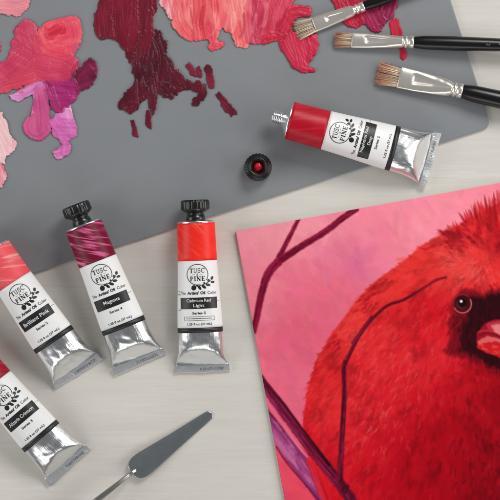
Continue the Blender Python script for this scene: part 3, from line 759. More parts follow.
for i in range(4): bm.faces.new((lo[i], lo[(i + 1) % 4], hi[(i + 1) % 4], hi[i]))
bmesh.ops.recalc_face_normals(bm, faces=bm.faces)
from_bm('backing_board', bm, M['board'], art, sm=False)

# ---------------------------------------------------------------- paint tubes
def pchip(xs, ys):
    xs, ys = np.array(xs, float), np.array(ys, float); h = np.diff(xs); d = np.diff(ys) / h
    m = np.zeros(len(xs)); m[0], m[-1] = d[0], d[-1]
    for i in range(1, len(xs) - 1):
        if d[i - 1] * d[i] > 0:
            w1, w2 = 2 * h[i] + h[i - 1], h[i] + 2 * h[i - 1]; m[i] = (w1 + w2) / (w1 / d[i - 1] + w2 / d[i])
    def f(x):
        x = min(max(x, xs[0]), xs[-1]); i = min(int(np.searchsorted(xs, x, side='right')) - 1, len(xs) - 2)
        t = (x - xs[i]) / h[i]
        return ((1 + 2 * t) * (1 - t) ** 2 * ys[i] + t * (1 - t) ** 2 * h[i] * m[i] + t * t * (3 - 2 * t) * ys[i + 1] + t * t * (t - 1) * h[i] * m[i + 1])
    return f

class Tube:
    def __init__(s, seed):
        s.seed = seed
        s.a = pchip([0, 38, 104, 120, 130, 138, 144], [18.5, 19.3, 22.2, 22.6, 23.6, 25.4, 26.8])
        s.zt = pchip([0, 38, 104, 127, 136, 144], [37, 35.4, 28.6, 22.0, 16.5, 9.0])
        s.zm = pchip([0, 38, 104, 114, 127, 136, 144], [18.5, 17.7, 14.3, 12.6, 8.6, 4.4, 1.2])
        r = random.Random(seed * 7 + 1)
        s.skew = r.uniform(-.06, .06); s.fold = 144.4 + r.uniform(-.4, .4); s.slope = 1.22 + r.uniform(-.12, .10)
    def pt(s, u, th, off=0.0):
        a, zt, zm = s.a(u), s.zt(u), s.zm(u)
        sn = math.sin(th); v = (a + off) * math.cos(th)
        if sn <= 0: return Vector((v, -u, zm + (zm + off) * sn))
        z = zm + (zt - zm) * sn
        if u > 100:
            # the pinched end: one flat facet falling to the fold, meeting the round body in an arch
            pl = 1.6 + (s.fold - u) * s.slope + s.skew * v - .0022 * v * v
            k = 2.0; h_ = max(0.0, min(1.0, .5 + .5 * (pl - z) / k))
            z = pl * (1 - h_) + z * h_ - k * h_ * (1 - h_)
            z = max(z, 1.0)
        p = Vector((v, -u, z)); return Vector((v, -u, z + off * sn + s.dent(p, u) * sn * min(1, (144.5 - u) / 6)))
    def dent(s, p, u):
        k = min(max((u - 107) / 12, 0), 1)
        if k == 0:
            kl = min(max((u - 48) / 30, 0), 1) * min(1, (107.001 - u) / 6 + .2)
            return kl * .55 * mnoise.noise(Vector((p.x * .06 + s.seed * 5, u * .045, s.seed))) if kl else 0.0
        n = mnoise.noise(Vector((p.x * .075 + s.seed * 5, u * .05, s.seed)))
        n2 = mnoise.noise(Vector((p.x * .42 + s.seed * 3, u * .035, 4 + s.seed)))
        n3 = mnoise.noise(Vector((p.x * .16 - u * .10, u * .12 + p.x * .05, 9 + s.seed)))
        fl = min(max((u - 124) / 6, 0), 1)
        return k * (.7 * n + (.40 - .22 * fl) * n2 + 0.55 * n3)
    def on(s, u, v, off):
        a = s.a(u); c = max(-1, min(1, v / a)); return s.pt(u, math.acos(c), off)

def grid_bm(fn, us, n, closed=True, th0=0.0, th1=2 * math.pi):
    bm = bmesh.new(); rows = []
    for u in us:
        rows.append([bm.verts.new(fn(u, th0 + (th1 - th0) * j / n)) for j in range(n if closed else n + 1)])
    for r, q in zip(rows, rows[1:]):
        k = len(r)
        for j in range(k if closed else k - 1):
            bm.faces.new((r[j], r[(j + 1) % k], q[(j + 1) % k], q[j]))
    return bm, rows

def lathe_y(bm, prof, zc, n=48, flute=0, amp=0.0, flr=None):
    """Surface of revolution about the tube axis; prof = [(y, r), ...]"""
    rows = []
    for y, r in prof:
        row = []
        for j in range(n):
            t = 2 * math.pi * j / n; rr = r
            if flute and flr[0] <= y <= flr[1]: rr = r - amp * (0.5 + 0.5 * math.cos(flute * t)) ** 2
            row.append(bm.verts.new((rr * math.cos(t), y, zc + rr * math.sin(t))))
        rows.append(row)
    for a, b in zip(rows, rows[1:]):
        for j in range(n): bm.faces.new((a[j], a[(j + 1) % n], b[(j + 1) % n], b[j]))
    return rows

def text_mesh(s, size=1.0, bold=0.0):
    cu = bpy.data.curves.new('lettering', 'FONT'); cu.body = s; cu.size = size; cu.align_x = 'CENTER'; cu.align_y = 'CENTER'; cu.offset = bold; cu.resolution_u = 3
    o = bpy.data.objects.new('lettering', cu); COL.objects.link(o)
    bpy.context.view_layer.update()
    me = bpy.data.meshes.new_from_object(o.evaluated_get(bpy.context.evaluated_depsgraph_get()))
    bpy.data.objects.remove(o); bpy.data.curves.remove(cu)
    bm = bmesh.new(); bm.from_mesh(me); bpy.data.meshes.remove(me)
    return bm

def fit(bm, width=None, height=None):
    xs = [v.co.x for v in bm.verts]; ys = [v.co.y for v in bm.verts]
    cx, cy = (min(xs) + max(xs)) / 2, (min(ys) + max(ys)) / 2
    kx = width / (max(xs) - min(xs)) if width else None
    ky = height / (max(ys) - min(ys)) if height else kx
    kx = kx or ky
    for v in bm.verts: v.co.x = (v.co.x - cx) * kx; v.co.y = (v.co.y - cy) * ky; v.co.z = 0

def slice_x(bm, step=1.6):
    xs = [v.co.x for v in bm.verts]; x = min(xs) + step
    while x < max(xs) - .05:
        bmesh.ops.bisect_plane(bm, geom=bm.verts[:] + bm.edges[:] + bm.faces[:], plane_co=(x, 0, 0), plane_no=(1, 0, 0), dist=1e-5)
        x += step

def ribbon(bm, pts, w):
    pts = [Vector((p[0], p[1], 0)) for p in pts]; L = []; R = []
    for i, p in enumerate(pts):
        d = (pts[min(i + 1, len(pts) - 1)] - pts[max(i - 1, 0)]).normalized(); n = Vector((-d.y, d.x, 0)) * w * .5
        L.append(bm.verts.new(p + n)); R.append(bm.verts.new(p - n))
    for i in range(len(pts) - 1): bm.faces.new((R[i], R[i + 1], L[i + 1], L[i]))

def arc(cx, cy, rx, ry, a0, a1, n=10):
    return [(cx + rx * math.cos(math.radians(a0 + (a1 - a0) * i / n)), cy + ry * math.sin(math.radians(a0 + (a1 - a0) * i / n))) for i in range(n + 1)]

def serif_word(bm, word, cx, cy, h, width):
    """Small roman capitals with slab serifs."""
    K, k, sf = .21, .10, .10
    def g(ch):
        R = []; s2 = lambda x, y, w=.28: R.append(([(x - w / 2, y), (x + w / 2, y)], sf))
        if ch == 'T': R += [([(.35, 0), (.35, 1)], K), ([(.02, .96), (.68, .96)], sf), ([(.05, .78), (.05, 1)], k), ([(.65, .78), (.65, 1)], k)]; s2(.35, .04, .34); wd = .72
        elif ch == 'U': R += [([(.16, 1), (.16, .3)] + arc(.4, .3, .24, .27, 180, 360) + [(.64, 1)], .12)]; s2(.16, .96, .3); s2(.64, .96, .26); wd = .82
        elif ch == 'S': R += [(arc(.33, .73, .24, .24, 20, 260, 12) + arc(.31, .27, .26, .24, 80, -160, 12), .13), ([(.57, .72), (.57, .98)], k), ([(.06, .02), (.06, .3)], k)]; wd = .66
        elif ch == 'C': R += [(arc(.45, .5, .38, .46, 45, 315, 14), .13), ([(.74, .68), (.74, .98)], k)]; wd = .84
        elif ch == 'P': R += [([(.17, 0), (.17, 1)], K), (arc(.32, .74, .28, .23, 90, -90), .11), ([(.1, .96), (.34, .96)], sf), ([(.17, .5), (.34, .5)], sf)]; s2(.17, .04, .36); s2(.1, .96, .2); wd = .68
        elif ch == 'I': R += [([(.18, 0), (.18, 1)], K)]; s2(.18, .04, .34); s2(.18, .96, .34); wd = .38
        elif ch == 'N': R += [([(.14, 0), (.14, 1)], k), ([(.14, .96), (.7, .04)], K), ([(.7, 0), (.7, 1)], k)]; s2(.14, .04); s2(.12, .96); s2(.7, .96); wd = .86
        elif ch == 'E': R += [([(.17, 0), (.17, 1)], K), ([(.04, .96), (.6, .96)], sf), ([(.04, .04), (.62, .04)], sf), ([(.17, .5), (.46, .5)], sf), ([(.59, .78), (.59, 1)], k), ([(.61, 0), (.61, .24)], k), ([(.46, .4), (.46, .6)], k)]; wd = .7
        return R, wd
    gl = [g(ch) for ch in word]; tot = sum(w for _, w in gl) + .12 * (len(word) - 1); sx = width / tot; x = cx - width / 2
    for R, wd in gl:
        for pts, w in R: ribbon(bm, [(x + p[0] * sx, cy + (p[1] - .5) * h) for p in pts], w * (h + sx) * .5)
        x += (wd + .12) * sx

def emblem_bm():
    bm = bmesh.new()
    ribbon(bm, arc(0, 0, 10.1, 10.1, -34, 284, 70), .65)
    serif_word(bm, 'TUSC', 0, 4.0, 4.5, 14.4); serif_word(bm, 'PINE', 0, -4.0, 4.5, 14.4)
    ribbon(bm, arc(-.1, .45, .5, .5, -60, 240, 8), .25); ribbon(bm, arc(-.1, -.5, .62, .55, 120, 400, 8), .25); ribbon(bm, [(-.4, .1), (1, -1)], .25)
    ribbon(bm, [(-5, 0), (-2.2, 0)], .22); ribbon(bm, [(2.2, 0), (5, 0)], .22)
    def leaf(x, y, ang, l, w):
        c, s_ = math.cos(ang), math.sin(ang); n = 12
        vs = [bm.verts.new((x + c * (l * .5 * math.cos(q)) - s_ * w * .5 * math.sin(q), y + s_ * (l * .5 * math.cos(q)) + c * w * .5 * math.sin(q), 0)) for q in [2 * math.pi * i / n for i in range(n)]]
        bm.faces.new(vs)
    ribbon(bm, [(-1, -11.6), (3, -10.6), (7, -9.4), (10, -7.6), (12.4, -6)], .7)
    for x, y, a, l, w in ((-3.6, -12.6, 1.2, 4.8, 4.0), (1.6, -12.8, -1.0, 4.2, 2.1), (5.4, -12.0, -.7, 4.4, 2.3), (9.2, -10.4, -.3, 4.2, 2.2),
                          (9.8, -6.6, 1.7, 3.2, 2.0), (13.2, -8.0, -.1, 3.4, 2.0), (12.8, -4.4, 1.2, 3.4, 2.1), (-.4, -10.6, .6, 2.4, 1.4), (5.8, -8.6, 1.9, 1.9, 1.4)):
        leaf(1 + (x - 1) * 1.08, -10 + (y + 10) * 1.08, a, l * 1.12, w * 1.22)
    return bm

def drape(name, bm, tube, uc, vc, off, m, parent, step=1.6):
    slice_x(bm, step)
    bmesh.ops.triangulate(bm, faces=[f for f in bm.faces if len(f.verts) > 4])
    for v in bm.verts: v.co = tube.on(uc - v.co.y, vc + v.co.x, off)
    bmesh.ops.recalc_face_normals(bm, faces=bm.faces)
    if bm.faces and sum(f.normal.z for f in bm.faces) < 0: bmesh.ops.reverse_faces(bm, faces=bm.faces)
    return from_bm(name, bm, m, parent)

def lettering(s, tube, uc, vc, off, m, parent, width=None, height=None, bold=0.0):
    bm = text_mesh(s, 1.0, bold); fit(bm, width, height)
    return drape('lettering', bm, tube, uc, vc, off, m, parent)

CAP = [(2.0, 6.2), (2.0, 9.6), (2.5, 9.8), (6.8, 8.9), (7.4, 8.2), (8.6, 8.2), (9.2, 8.9), (11.6, 12.9), (12.4, 13.7), (13.0, 14.2), (20.0, 14.2), (21.2, 13.7), (21.9, 12.8), (22.0, 8), (21.6, 7.4), (21.6, 0.02)]
def cap_bm(zc):
    bm = bmesh.new(); lathe_y(bm, CAP, zc, n=120, flute=24, amp=0.55, flr=(12.8, 21.2))
    bmesh.ops.recalc_face_normals(bm, faces=bm.faces); return bm

def paint_tube(sx, sy, ux, uy, swatch, name_lines, series, label, seed, base=0.0, tilt=0.0, capped=True, boxed=False, slen=2.2, plate=(16.5, 0)):
    n = math.hypot(ux, uy); ux, uy = ux / n, uy / n
    loc = W(sx, sy, 14 + base); loc.z = base * S + 150 * S * math.sin(tilt)
    root = thing('paint_tube', label, 'paint tube', loc, (tilt, 0, math.atan2(ux, uy)), 'tubes of oil paint')
    T = Tube(seed)
    # foil body
    us = np.concatenate([np.linspace(0, 100, 12), np.linspace(102, 144, 44)])
    def f(u, th):
        return T.pt(u, th)
    bm, rows = grid_bm(f, us, 96)
    sh = bmesh.new
    zc = 18.5
    rows2 = lathe_y(bm, [(0.02, 18.5), (.5, 18.35), (.9, 17.6), (slen, 8.6), (slen + .8, 6.2)], zc)
    bmesh.ops.recalc_face_normals(bm, faces=bm.faces)
    from_bm('foil_body', bm, M['foil'], root)
    # folded crimp
    bm = bmesh.new(); nn = 40; rowsb = []
    for u, z0, z1 in ((142.2, .5, 3.3), (142.9, .25, 4.3), (146, .25, 3.9), (149.3, .25, 3.3), (150, .6, 2.6)):
        a = []; b = []
        for j in range(nn + 1):
            v = -26.8 + 53.6 * j / nn; w = .9 * mnoise.noise(Vector((v * .11, seed * 3.1, u * .05))) + .30 * mnoise.noise(Vector((v * .6, seed, u * .2)))
            a.append(bm.verts.new((v * (1 + .004 * (u - 142)), -u - .7 * w - (u - 142) * .004 * v * math.sin(seed * 2.1), max(.8, z1 + .5 * w)))); b.append(bm.verts.new((v * (1 + .004 * (u - 142)), -u - .7 * w - (u - 142) * .004 * v * math.sin(seed * 2.1), max(.12, z0 + .1 * w))))
        rowsb.append((a, b))
    for (a, b), (c, d) in zip(rowsb, rowsb[1:]):
        for j in range(nn): bm.faces.new((a[j], a[j + 1], c[j + 1], c[j])); bm.faces.new((b[j + 1], b[j], d[j], d[j + 1]))
        bm.faces.new((a[0], c[0], d[0], b[0])); bm.faces.new((a[-1], b[-1], d[-1], c[-1]))
    for a, b in (rowsb[0], rowsb[-1]):
        for j in range(nn): bm.faces.new((a[j], b[j], b[j + 1], a[j + 1]))
    bmesh.ops.recalc_face_normals(bm, faces=bm.faces)
    fold = from_bm('crimp_fold', bm, M['crimp'], root, sm=False)
    # stamped batch marks pressed into the fold
    bm = bmesh.new(); r_ = random.Random(seed * 13)
    v = -2.0
    while v < 21:
        w = r_.choice((.5, .9, 1.2)); ribbon(bm, [(v, -145.0), (v + r_.uniform(-.2, .2), -147.9)], .38)
        if r_.random() < .6: ribbon(bm, [(v, r_.choice((-145.2, -146.4, -147.7))), (v + w, -146.4 + r_.uniform(-1.2, 1.2))], .36)
        v += w + r_.uniform(.5, .9)
    for q in bm.verts: q.co.z = 4.15
    from_bm('batch_stamp', bm, mat_stamp, fold, sm=False)
    # neck
    bm = bmesh.new(); prof = [(slen + .3, 7.4)]
    y = slen + 1.4
    while y < slen + 8.4: prof += [(y, 5.5), (y + .35, 6.5), (y + 1.1, 6.5), (y + 1.45, 5.5)]; y += 1.75
    prof += [(y, 5.0), (y + .5, 4.9), (y + .5, 3.6), (y - 5, 3.4), (y - 5, .02)]
    lathe_y(bm, prof, zc); bmesh.ops.recalc_face_normals(bm, faces=bm.faces)
    from_bm('threaded_neck', bm, M['foil'], root)
    if capped: from_bm('cap', cap_bm(zc), M['cap'], root)
    # printed wrap
    def sheet(name, u0, u1, off, m, parent=root):
        us = np.linspace(u0, u1, max(2, int((u1 - u0) / 2.5)))
        bm, rows = grid_bm(lambda u, th: T.pt(u, th, off), us, 96)
        inner = [[bm.verts.new(T.pt(u, 2 * math.pi * j / 96, 0.02)) for j in range(96)] for u in (u0, u1)]
        for r, q in ((rows[0], inner[0]), (rows[-1], inner[1])):
            for j in range(96): bm.faces.new((r[j], r[(j + 1) % 96], q[(j + 1) % 96], q[j]))
        bmesh.ops.recalc_face_normals(bm, faces=bm.faces)
        return from_bm(name, bm, m, parent)
    sheet('colour_band', 0.8, 38, .22, swatch)
    lab = sheet('label', 38.05, 104, .22, M['label'])
    sheet('black_band', 104.05, 109, .24, M['ink'])
    drape('emblem', emblem_bm(), T, 51.5, 0, .36, M['ink'], lab)
    lettering('The', T, 69.5, -14.6, .36, M['ink'], lab, width=4.6, height=3.0, bold=.012)
    lettering("Artists' Oil", T, 69.5, -1.9, .36, M['ink'], lab, width=17.4, height=3.2, bold=.042)
    lettering('Color', T, 69.5, 13.2, .36, M['ink'], lab, width=8.4, height=3.1, bold=.012)
    # name plate
    bm = bmesh.new(); hw, sh_ = plate[0], plate[1]
    bmesh.ops.create_grid(bm, x_segments=1, y_segments=4, size=1)
    for q in bm.verts: q.co.x *= hw; q.co.y *= 5.6
    drape('name_plate', bm, T, 79.6, sh_, .36, M['ink'], lab)
    if len(name_lines) == 1: lettering(name_lines[0], T, 79.6, sh_, .5, M['white_ink'], lab, width=min(hw * 1.62, len(name_lines[0]) * 2.35), height=4.7 if 'g' in name_lines[0] else 3.7, bold=.01)
    else:
        for q, (s_, uu) in enumerate(zip(name_lines, (76.9, 82.3))):
            lettering(s_, T, uu, sh_, .5, M['white_ink'], lab, width=min(hw * 1.66, len(s_) * 2.1), height=4.0 if any(c in s_ for c in 'gpy') else 3.2, bold=.008)
    ribs = bmesh.new(); ribbon(ribs, [(hw + sh_ - .4, 0), (hw + sh_ + 3.2, 0)], .35); drape('rule', ribs, T, 77.8, 0, .37, M['ink'], lab)
    lettering(series, T, 89.4, 0, .36, M['ink'], lab, width=13, height=2.6, bold=.022)
    if boxed:
        bm = bmesh.new()
        for a, b in (((-14.5, 1.9), (14.5, 1.9)), ((-14.5, -1.9), (14.5, -1.9))): ribbon(bm, [a, b], .35)
        for a, b in (((-14.5, 2.05), (-14.5, -2.05)), ((14.5, 2.05), (14.5, -2.05))): ribbon(bm, [a, b], .35)
        drape('notice_box', bm, T, 94.8, 0, .36, M['ink'], lab)
        bm = bmesh.new(); v = -12.6; r_ = random.Random(4)
        while v < 12: w = r_.uniform(.5, 1.6); ribbon(bm, [(v, 0), (min(v + w, 12.6), 0)], .7); v += w + .4
        drape('notice_text', bm, T, 94.8, 0, .36, M['ink'], lab)
        for uu in (68, 71, 86): 
            bm = bmesh.new(); ribbon(bm, [(-1.6, 0), (1.2, 0)], .6); drape('side_text', bm, T, uu, -18.6, .36, M['ink'], lab)
    lettering('1.25 fl oz (37 mL)', T, 100.6, 0, .36, M['ink'], lab, width=24, height=3.0, bold=.022)
    return root

mat_stamp = mat('stamped_foil', linear=(0.30, 0.31, 0.32), rough=0.4, metal=1, var=0.05)
SW = dict(
    pink=swatch_mat('brilliant_pink_swatch', (232, 84, 92), (246, 178, 176), .75, 0.45, seed=1.0),
    magenta=swatch_mat('magenta_swatch', (112, 3, 42), (240, 120, 170), .95, 0.55, .10, seed=9.4),
    cad=swatch_mat('light_red_swatch', (238, 40, 28), (250, 108, 84), .45, 0.8, seed=7.7),
    deep=swatch_mat('deep_red_swatch', (176, 2, 34), (214, 60, 70), .40, 1.2, seed=2.9),
    crimson=swatch_mat('crimson_swatch', (148, 8, 32), (206, 66, 84), .55, 1.0, seed=5.5),
)
paint_tube(-6.4, 249.7, .557, .83, SW['pink'], ['Brilliant Pink'], 'Series 2', 'capped silver tube with streaky coral pink band, lettered Brilliant Pink', 1, base=0.0, tilt=0.031, plate=(17.5, -.5))
paint_tube(84, 225, 54, 137, SW['magenta'], ['Magenta'], 'Series 4', 'capped silver tube with wine and hot pink streaked band, lettered Magenta', 2, tilt=0.030, plate=(17, -.5))
paint_tube(196, 222, 6, 150, SW['cad'], ['Cadmium Red', 'Light'], 'Series 5', 'capped silver tube with bright orange red band, lettered Cadmium Red Light', 3, tilt=0.012, boxed=True, plate=(17.6, 0))
paint_tube(288.5, 120.5, 144.2, 38.5, SW['deep'], ['Naphthol Red', 'Deep'], 'Series 2', 'uncapped silver tube with deep red band lying on the grey palette', 4, base=PAL + .1, capped=False, slen=6.2, plate=(17.4, 0))
paint_tube(-29, 354, .647, .763, SW['crimson'], ['Alizarin Crimson'], 'Series 3', 'silver tube with dark crimson band, lettered Alizarin Crimson, lowest of the tubes', 5, plate=(18, 0))

# the loose cap standing on the palette, open end up
root = thing('tube_cap', 'loose black tube cap with red paint inside beside the uncapped tube', 'tube cap', W(258, 167.5, PAL + .05))
bm = bmesh.new(); rows = []
prof = [(0, .02), (0, 12.6), (.8, 13.5), (1.8, 13.8), (8.4, 13.8), (9.4, 13.4), (10.2, 12.4), (12.2, 9.4), (13, 8.9), (19.2, 9.2), (19.9, 8.8), (20, 8.3), (19.4, 7.3), (16.5, 6.2), (15.6, 5.2), (9, 5.0), (9, .02)]
n = 96
for z, r in prof:
    rows.append([bm.verts.new(((r - (.5 * (.5 + .5 * math.cos(24 * 2 * math.pi * j / n)) ** 2 if 1 <= z <= 9.4 and r > 13 else 0)) * math.cos(2 * math.pi * j / n),
                               (r - (.5 * (.5 + .5 * math.cos(24 * 2 * math.pi * j / n)) ** 2 if 1 <= z <= 9.4 and r > 13 else 0)) * math.sin(2 * math.pi * j / n), z)) for j in range(n)])
for a, b in zip(rows, rows[1:]):
    for j in range(n): bm.faces.new((a[j], a[(j + 1) % n], b[(j + 1) % n], b[j]))
bmesh.ops.recalc_face_normals(bm, faces=bm.faces)
from_bm('cap_body', bm, M['cap'], root)
bm = bmesh.new(); rows = []
for z, r in ((13.2, 4.95), (14.6, 4.6), (15.6, 3.6), (16.1, 2.0), (16.2, .02)):
    rows.append([bm.verts.new(((r + .3 * math.sin(3 * t_ + z)) * math.cos(t_), (r + .3 * math.sin(2 * t_)) * math.sin(t_), z + .3 * math.sin(2 * t_ + r))) for t_ in [2 * math.pi * j / 32 for j in range(32)]])
for a, b in zip(rows, rows[1:]):
    for j in range(32): bm.faces.new((a[j], a[(j + 1) % 32], b[(j + 1) % 32], b[j]))
bmesh.ops.recalc_face_normals(bm, faces=bm.faces)
from_bm('paint_residue', bm, M['red'], root)

# ---------------------------------------------------------------- brushes
def loft_x(bm, secs, n=40, cap0=False, cap1=True, dent=None):
    rows = []
    for x, hw, hh in secs:
        e = .8 if hh < hw * .62 else 1.0
        dp = dent(x) if dent else 0.0; row = []
        for t_ in [2 * math.pi * j / n for j in range(n)]:
            y = hw * math.cos(t_); z = hh * math.copysign(abs(math.sin(t_)) ** e, math.sin(t_))
            if dp: z *= 1 - dp * math.exp(-((y - .12 * hw) / (hw * (.10 + .42 * min(max((-12 - x) / 40, 0), 1)))) ** 4)
            row.append(bm.verts.new((x, y, z)))
        rows.append(row)
    for a, b in zip(rows, rows[1:]):
        for j in range(n): bm.faces.new((a[j], a[(j + 1) % n], b[(j + 1) % n], b[j]))
    if cap0: bm.faces.new(list(reversed(rows[0])))
    if cap1: bm.faces.new(rows[-1])
    bmesh.ops.recalc_face_normals(bm, faces=bm.faces)

def paint_brush(hx, hy, dx, dy, flen, fw, blen, bw, rh, tints, label, seed, tilt=-0.05, fan=1.0, mark=None, lift=0.0):
    """(hx, hy) where ferrule meets handle; (dx, dy) points along the handle; flen/fw ferrule length and half-width at the hair end."""
    n = math.hypot(dx, dy); dx, dy = dx / n, dy / n
    zc = PAL + rh + .3 + lift
    root = thing('paint_brush', label, 'paintbrush', W(hx, hy, zc), (0, tilt, math.atan2(-dy, dx)), 'flat paintbrushes')
    r0 = rh * .80
    secs = [(-flen, fw, 2.5), (-flen + .8, fw + .15, 2.7), (-flen + 3, fw, 2.8), (-flen * .72, fw * .97, 3.0), (-flen * .45, fw * .86, 3.7), (-flen * .25, max(r0, fw * .76), r0 * .92), (-11.5, r0, r0),
            (-11, r0 + .1, r0 + .1), (-10.4, r0 - .7, r0 - .7), (-9.2, r0 - .8, r0 - .8), (-8.6, r0 + .35, r0 + .35), (-6.8, r0 + .45, r0 + .45), (-6.2, r0 - .6, r0 - .6), (-5, r0 - .7, r0 - .7), (-4.4, r0 + .35, r0 + .35), (-1, r0 + .4, r0 + .4), (-.2, r0 + .25, r0 + .25), (.1, r0 - .4, r0 - .4)]
    fine = []
    for (xa, wa, ha), (xb, wb, hb) in zip(secs, secs[1:]):
        m_ = max(1, int((xb - xa) / 1.5)) if xb < -11 else 1
        fine += [(xa + (xb - xa) * q / m_, wa + (wb - wa) * q / m_, ha + (hb - ha) * q / m_) for q in range(m_)]
    fine.append(secs[-1])
    d0 = -flen + 13
    bm = bmesh.new(); loft_x(bm, fine, n=120, cap1=False, dent=lambda x: 0 if x > -12 else .60 * min(max((x - d0) / 2.0, 0), 1) * min(max((-12 - x) / (flen * .55), 0), 1))
    fer = from_bm('ferrule', bm, M['nickel'], root)
    fer.modifiers.new('thickness', 'SOLIDIFY').thickness = -.3 * S
    bm = bmesh.new()
    prof = [(-1, r0 - .3), (.3, r0 - .1), (1.2, r0 + .15), (12, rh), (40, rh * 1.05), (80, rh * .96), (130, rh * .72), (200, rh * .5), (262, rh * .42), (268, rh * .34), (271, rh * .12)]
    loft_x(bm, [(x, r, r) for x, r in prof], cap0=True)
    hd = from_bm('handle', bm, M['handle'], root)
    if mark:
        for s_, xm in mark:
            bm = text_mesh(s_); fit(bm, height=3.6)
            for v in bm.verts:
                x, y = v.co.x, v.co.y
                v.co = Vector((xm + y, -x * 1.0, 0)); rr = rh * 1.03 + .12
                v.co.z = math.sqrt(max(rr * rr - v.co.y ** 2, 0))
            bmesh.ops.recalc_face_normals(bm, faces=bm.faces)
            from_bm('size_mark', bm, M['mark'], hd, sm=False)
    # hair
    R = random.Random(seed); V = []; F = []; C = []
    for k in range(330):
        y0 = R.uniform(-fw * .93, fw * .93); z0 = R.uniform(-2.0, 2.0)
        ln = blen * (1 - .08 * abs(y0 / fw) ** 2) * R.uniform(.82, 1.03) ; cl = math.sin(y0 * 1.9 + seed) * .5
        sp = (bw / fw - 1) * fan
        ye = y0 * (1 + sp) + R.gauss(0, .55) + cl * .6; ze = z0 * .55 + R.gauss(0, .35)
        w = R.uniform(.17, .30); t0 = R.random()
        c0, c1 = np.array(tints[0]) * R.uniform(.7, 1.2), np.array(tints[1]) * R.uniform(.75, 1.2)
        if R.random() < .16: c0 = c0 * .5; c1 = c1 * .65
        if R.random() < .2: c0 = c0 * 1.3 + 20; c1 = c1 * 1.2
        bn_ = R.gauss(0, .5)
        for q in range(5):
            s_ = q / 4; x = -flen + 3 - s_ * (ln + 3); yy = y0 + (ye - y0) * s_ ** 1.3 + bn_ * s_ * (1 - s_); zz_ = z0 + (ze - z0) * s_
            ww = w * (1 - .65 * s_ ** 2)
            for a in (0.5, 2.6, 4.7): V.append((x * S, (yy + ww * math.cos(a)) * S, (zz_ + ww * math.sin(a)) * S)); C.append(lin(np.clip(c0 + (c1 - c0) * s_ ** 1.2, 0, 255)))
        b0 = len(V) - 15
        for q in range(4):
            for a in range(3): F.append((b0 + q * 3 + a, b0 + q * 3 + (a + 1) % 3, b0 + q * 3 + 3 + (a + 1) % 3, b0 + q * 3 + 3 + a))
    np_mesh('bristles', V, F, np.array(C), M['hair'], root)
    return root
M['mark'] = mat('grey_stamp', (120, 120, 120), rough=.5, var=.05)
paint_brush(363.8, 6.4, 50.5, -18.5, 53, 7.2, 19.5, 9.5, 5.6, ((228, 212, 188), (206, 182, 154)), 'topmost flat paintbrush with pale splayed bristles tilting upward across the crimson smear', 11, tilt=-.045)
paint_brush(413.5, 42.2, 148, 5.6, 61.5, 7.4, 17.5, 8.2, 6.9, ((230, 202, 174), (192, 134, 106)), 'middle flat paintbrush with chestnut bristles lying almost level', 23, tilt=-.05, mark=(('12', 73.5), ('8', 85.5)))
paint_brush(462, 91.2, 85, 19.4, 64, 10.6, 23, 12.6, 8.4, ((236, 210, 184), (204, 138, 110)), 'widest flat paintbrush with rust brown bristles, lowest of the three', 37, tilt=-.055)

# ---------------------------------------------------------------- palette knife
root = thing('palette_knife', 'steel palette knife with dark grey trowel blade lying on the wooden table', 'palette knife', W(131, 473, 0))
o0 = W(131, 473, 0)
half = pchip([0, .6, 2, 5, 9, 14, 20, 40, 60, 80, 93, 97.5, 99.3, 100.2], [.4, 4.2, 7.4, 10.2, 11.7, 12.1, 11.7, 9.7, 7.7, 6.0, 4.9, 4.2, 2.8, .3])
def kz(d):        # the flexible blade rests on its tip and is raised at the heel
    return .35 + 6.0 * max(0, 1 - d / 100.2) ** 1.7
bm = bmesh.new(); top_, bot_ = [], []
ns = 14
for d in list(np.linspace(0, 6, 9)) + list(np.linspace(8, 92, 26)) + list(np.linspace(93.5, 100.2, 10)):
    a, b = [], []
    for q in range(ns + 1):
        f = -1 + 2 * q / ns; w_ = half(d) * f
        x, y = 131.2 + .804 * d + .595 * w_, 472.8 - .595 * d + .804 * w_
        z = kz(d) + .35 * (1 - f * f); w = W(x, y, z)
        a.append(bm.verts.new(((w.x - o0.x) / S, (w.y - o0.y) / S, z + .7 - .25 * abs(f) ** 6))); b.append(bm.verts.new(((w.x - o0.x) / S, (w.y - o0.y) / S, z)))
    top_.append(a); bot_.append(b)
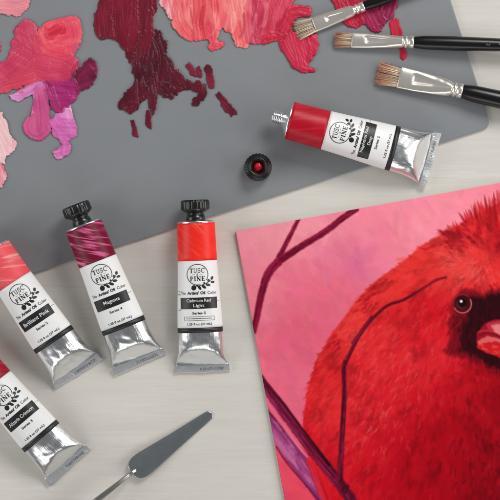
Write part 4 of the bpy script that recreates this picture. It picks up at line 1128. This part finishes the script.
for A1, A2, B1, B2 in zip(top_, top_[1:], bot_, bot_[1:]):
    for q in range(ns): bm.faces.new((A1[q], A1[q + 1], A2[q + 1], A2[q])); bm.faces.new((B1[q + 1], B1[q], B2[q], B2[q + 1]))
    bm.faces.new((A1[0], A2[0], B2[0], B1[0])); bm.faces.new((A1[-1], B1[-1], B2[-1], A2[-1]))
for a, b in ((top_[0], bot_[0]), (top_[-1], bot_[-1])):
    for q in range(ns): bm.faces.new((a[q], b[q], b[q + 1], a[q + 1]))
bmesh.ops.recalc_face_normals(bm, faces=bm.faces)
bl = from_bm('blade', bm, M['steel'], root)
bl.modifiers.new('crisp edges', 'EDGE_SPLIT').split_angle = math.radians(35)
def tube_path(bm, path, n=20):
    rows = []
    for i, (p, r) in enumerate(path):
        a = Vector(path[max(i - 1, 0)][0]); b = Vector(path[min(i + 1, len(path) - 1)][0]); d = (b - a).normalized()
        s1 = d.cross(Vector((0, 0, 1))).normalized(); s2 = s1.cross(d)
        rows.append([bm.verts.new(Vector(p) + (s1 * math.cos(2 * math.pi * j / n) + s2 * math.sin(2 * math.pi * j / n)) * r) for j in range(n)])
    for a, b in zip(rows, rows[1:]):
        for j in range(n): bm.faces.new((a[j], a[(j + 1) % n], b[(j + 1) % n], b[j]))
    bm.faces.new(rows[0]); bm.faces.new(rows[-1]); bmesh.ops.recalc_face_normals(bm, faces=bm.faces)
def kp(x, y, z):
    w = W(x, y, z); return ((w.x - o0.x) / S, (w.y - o0.y) / S, z)
bm = bmesh.new()
tube_path(bm, [(kp(136, 469.7, 7.0), .8), (kp(135, 470.4, 7.2), 2.2), (kp(131, 473.4, 7.4), 2.5), (kp(128, 475.8, 9), 2.4), (kp(122, 480.6, 12), 2.5), (kp(112, 488.6, 15), 2.9), (kp(98, 499.6, 17), 3.3), (kp(86, 509, 18), 3.5)])
from_bm('shaft', bm, M['shaft'], root)
bm = bmesh.new()
tube_path(bm, [(kp(89, 506.6, 17.8), 4.4), (kp(86, 509, 18), 5.2), (kp(70, 521.6, 17), 8), (kp(30, 553, 14), 9.5), (kp(-30, 600, 12), 8.5), (kp(-62, 625, 11), 6.5), (kp(-66, 628, 11), 3)])
from_bm('handle', bm, mat('dark_wood_handle', (92, 56, 34), rough=.4, var=.15, scale=(200, 900, 900)), root)
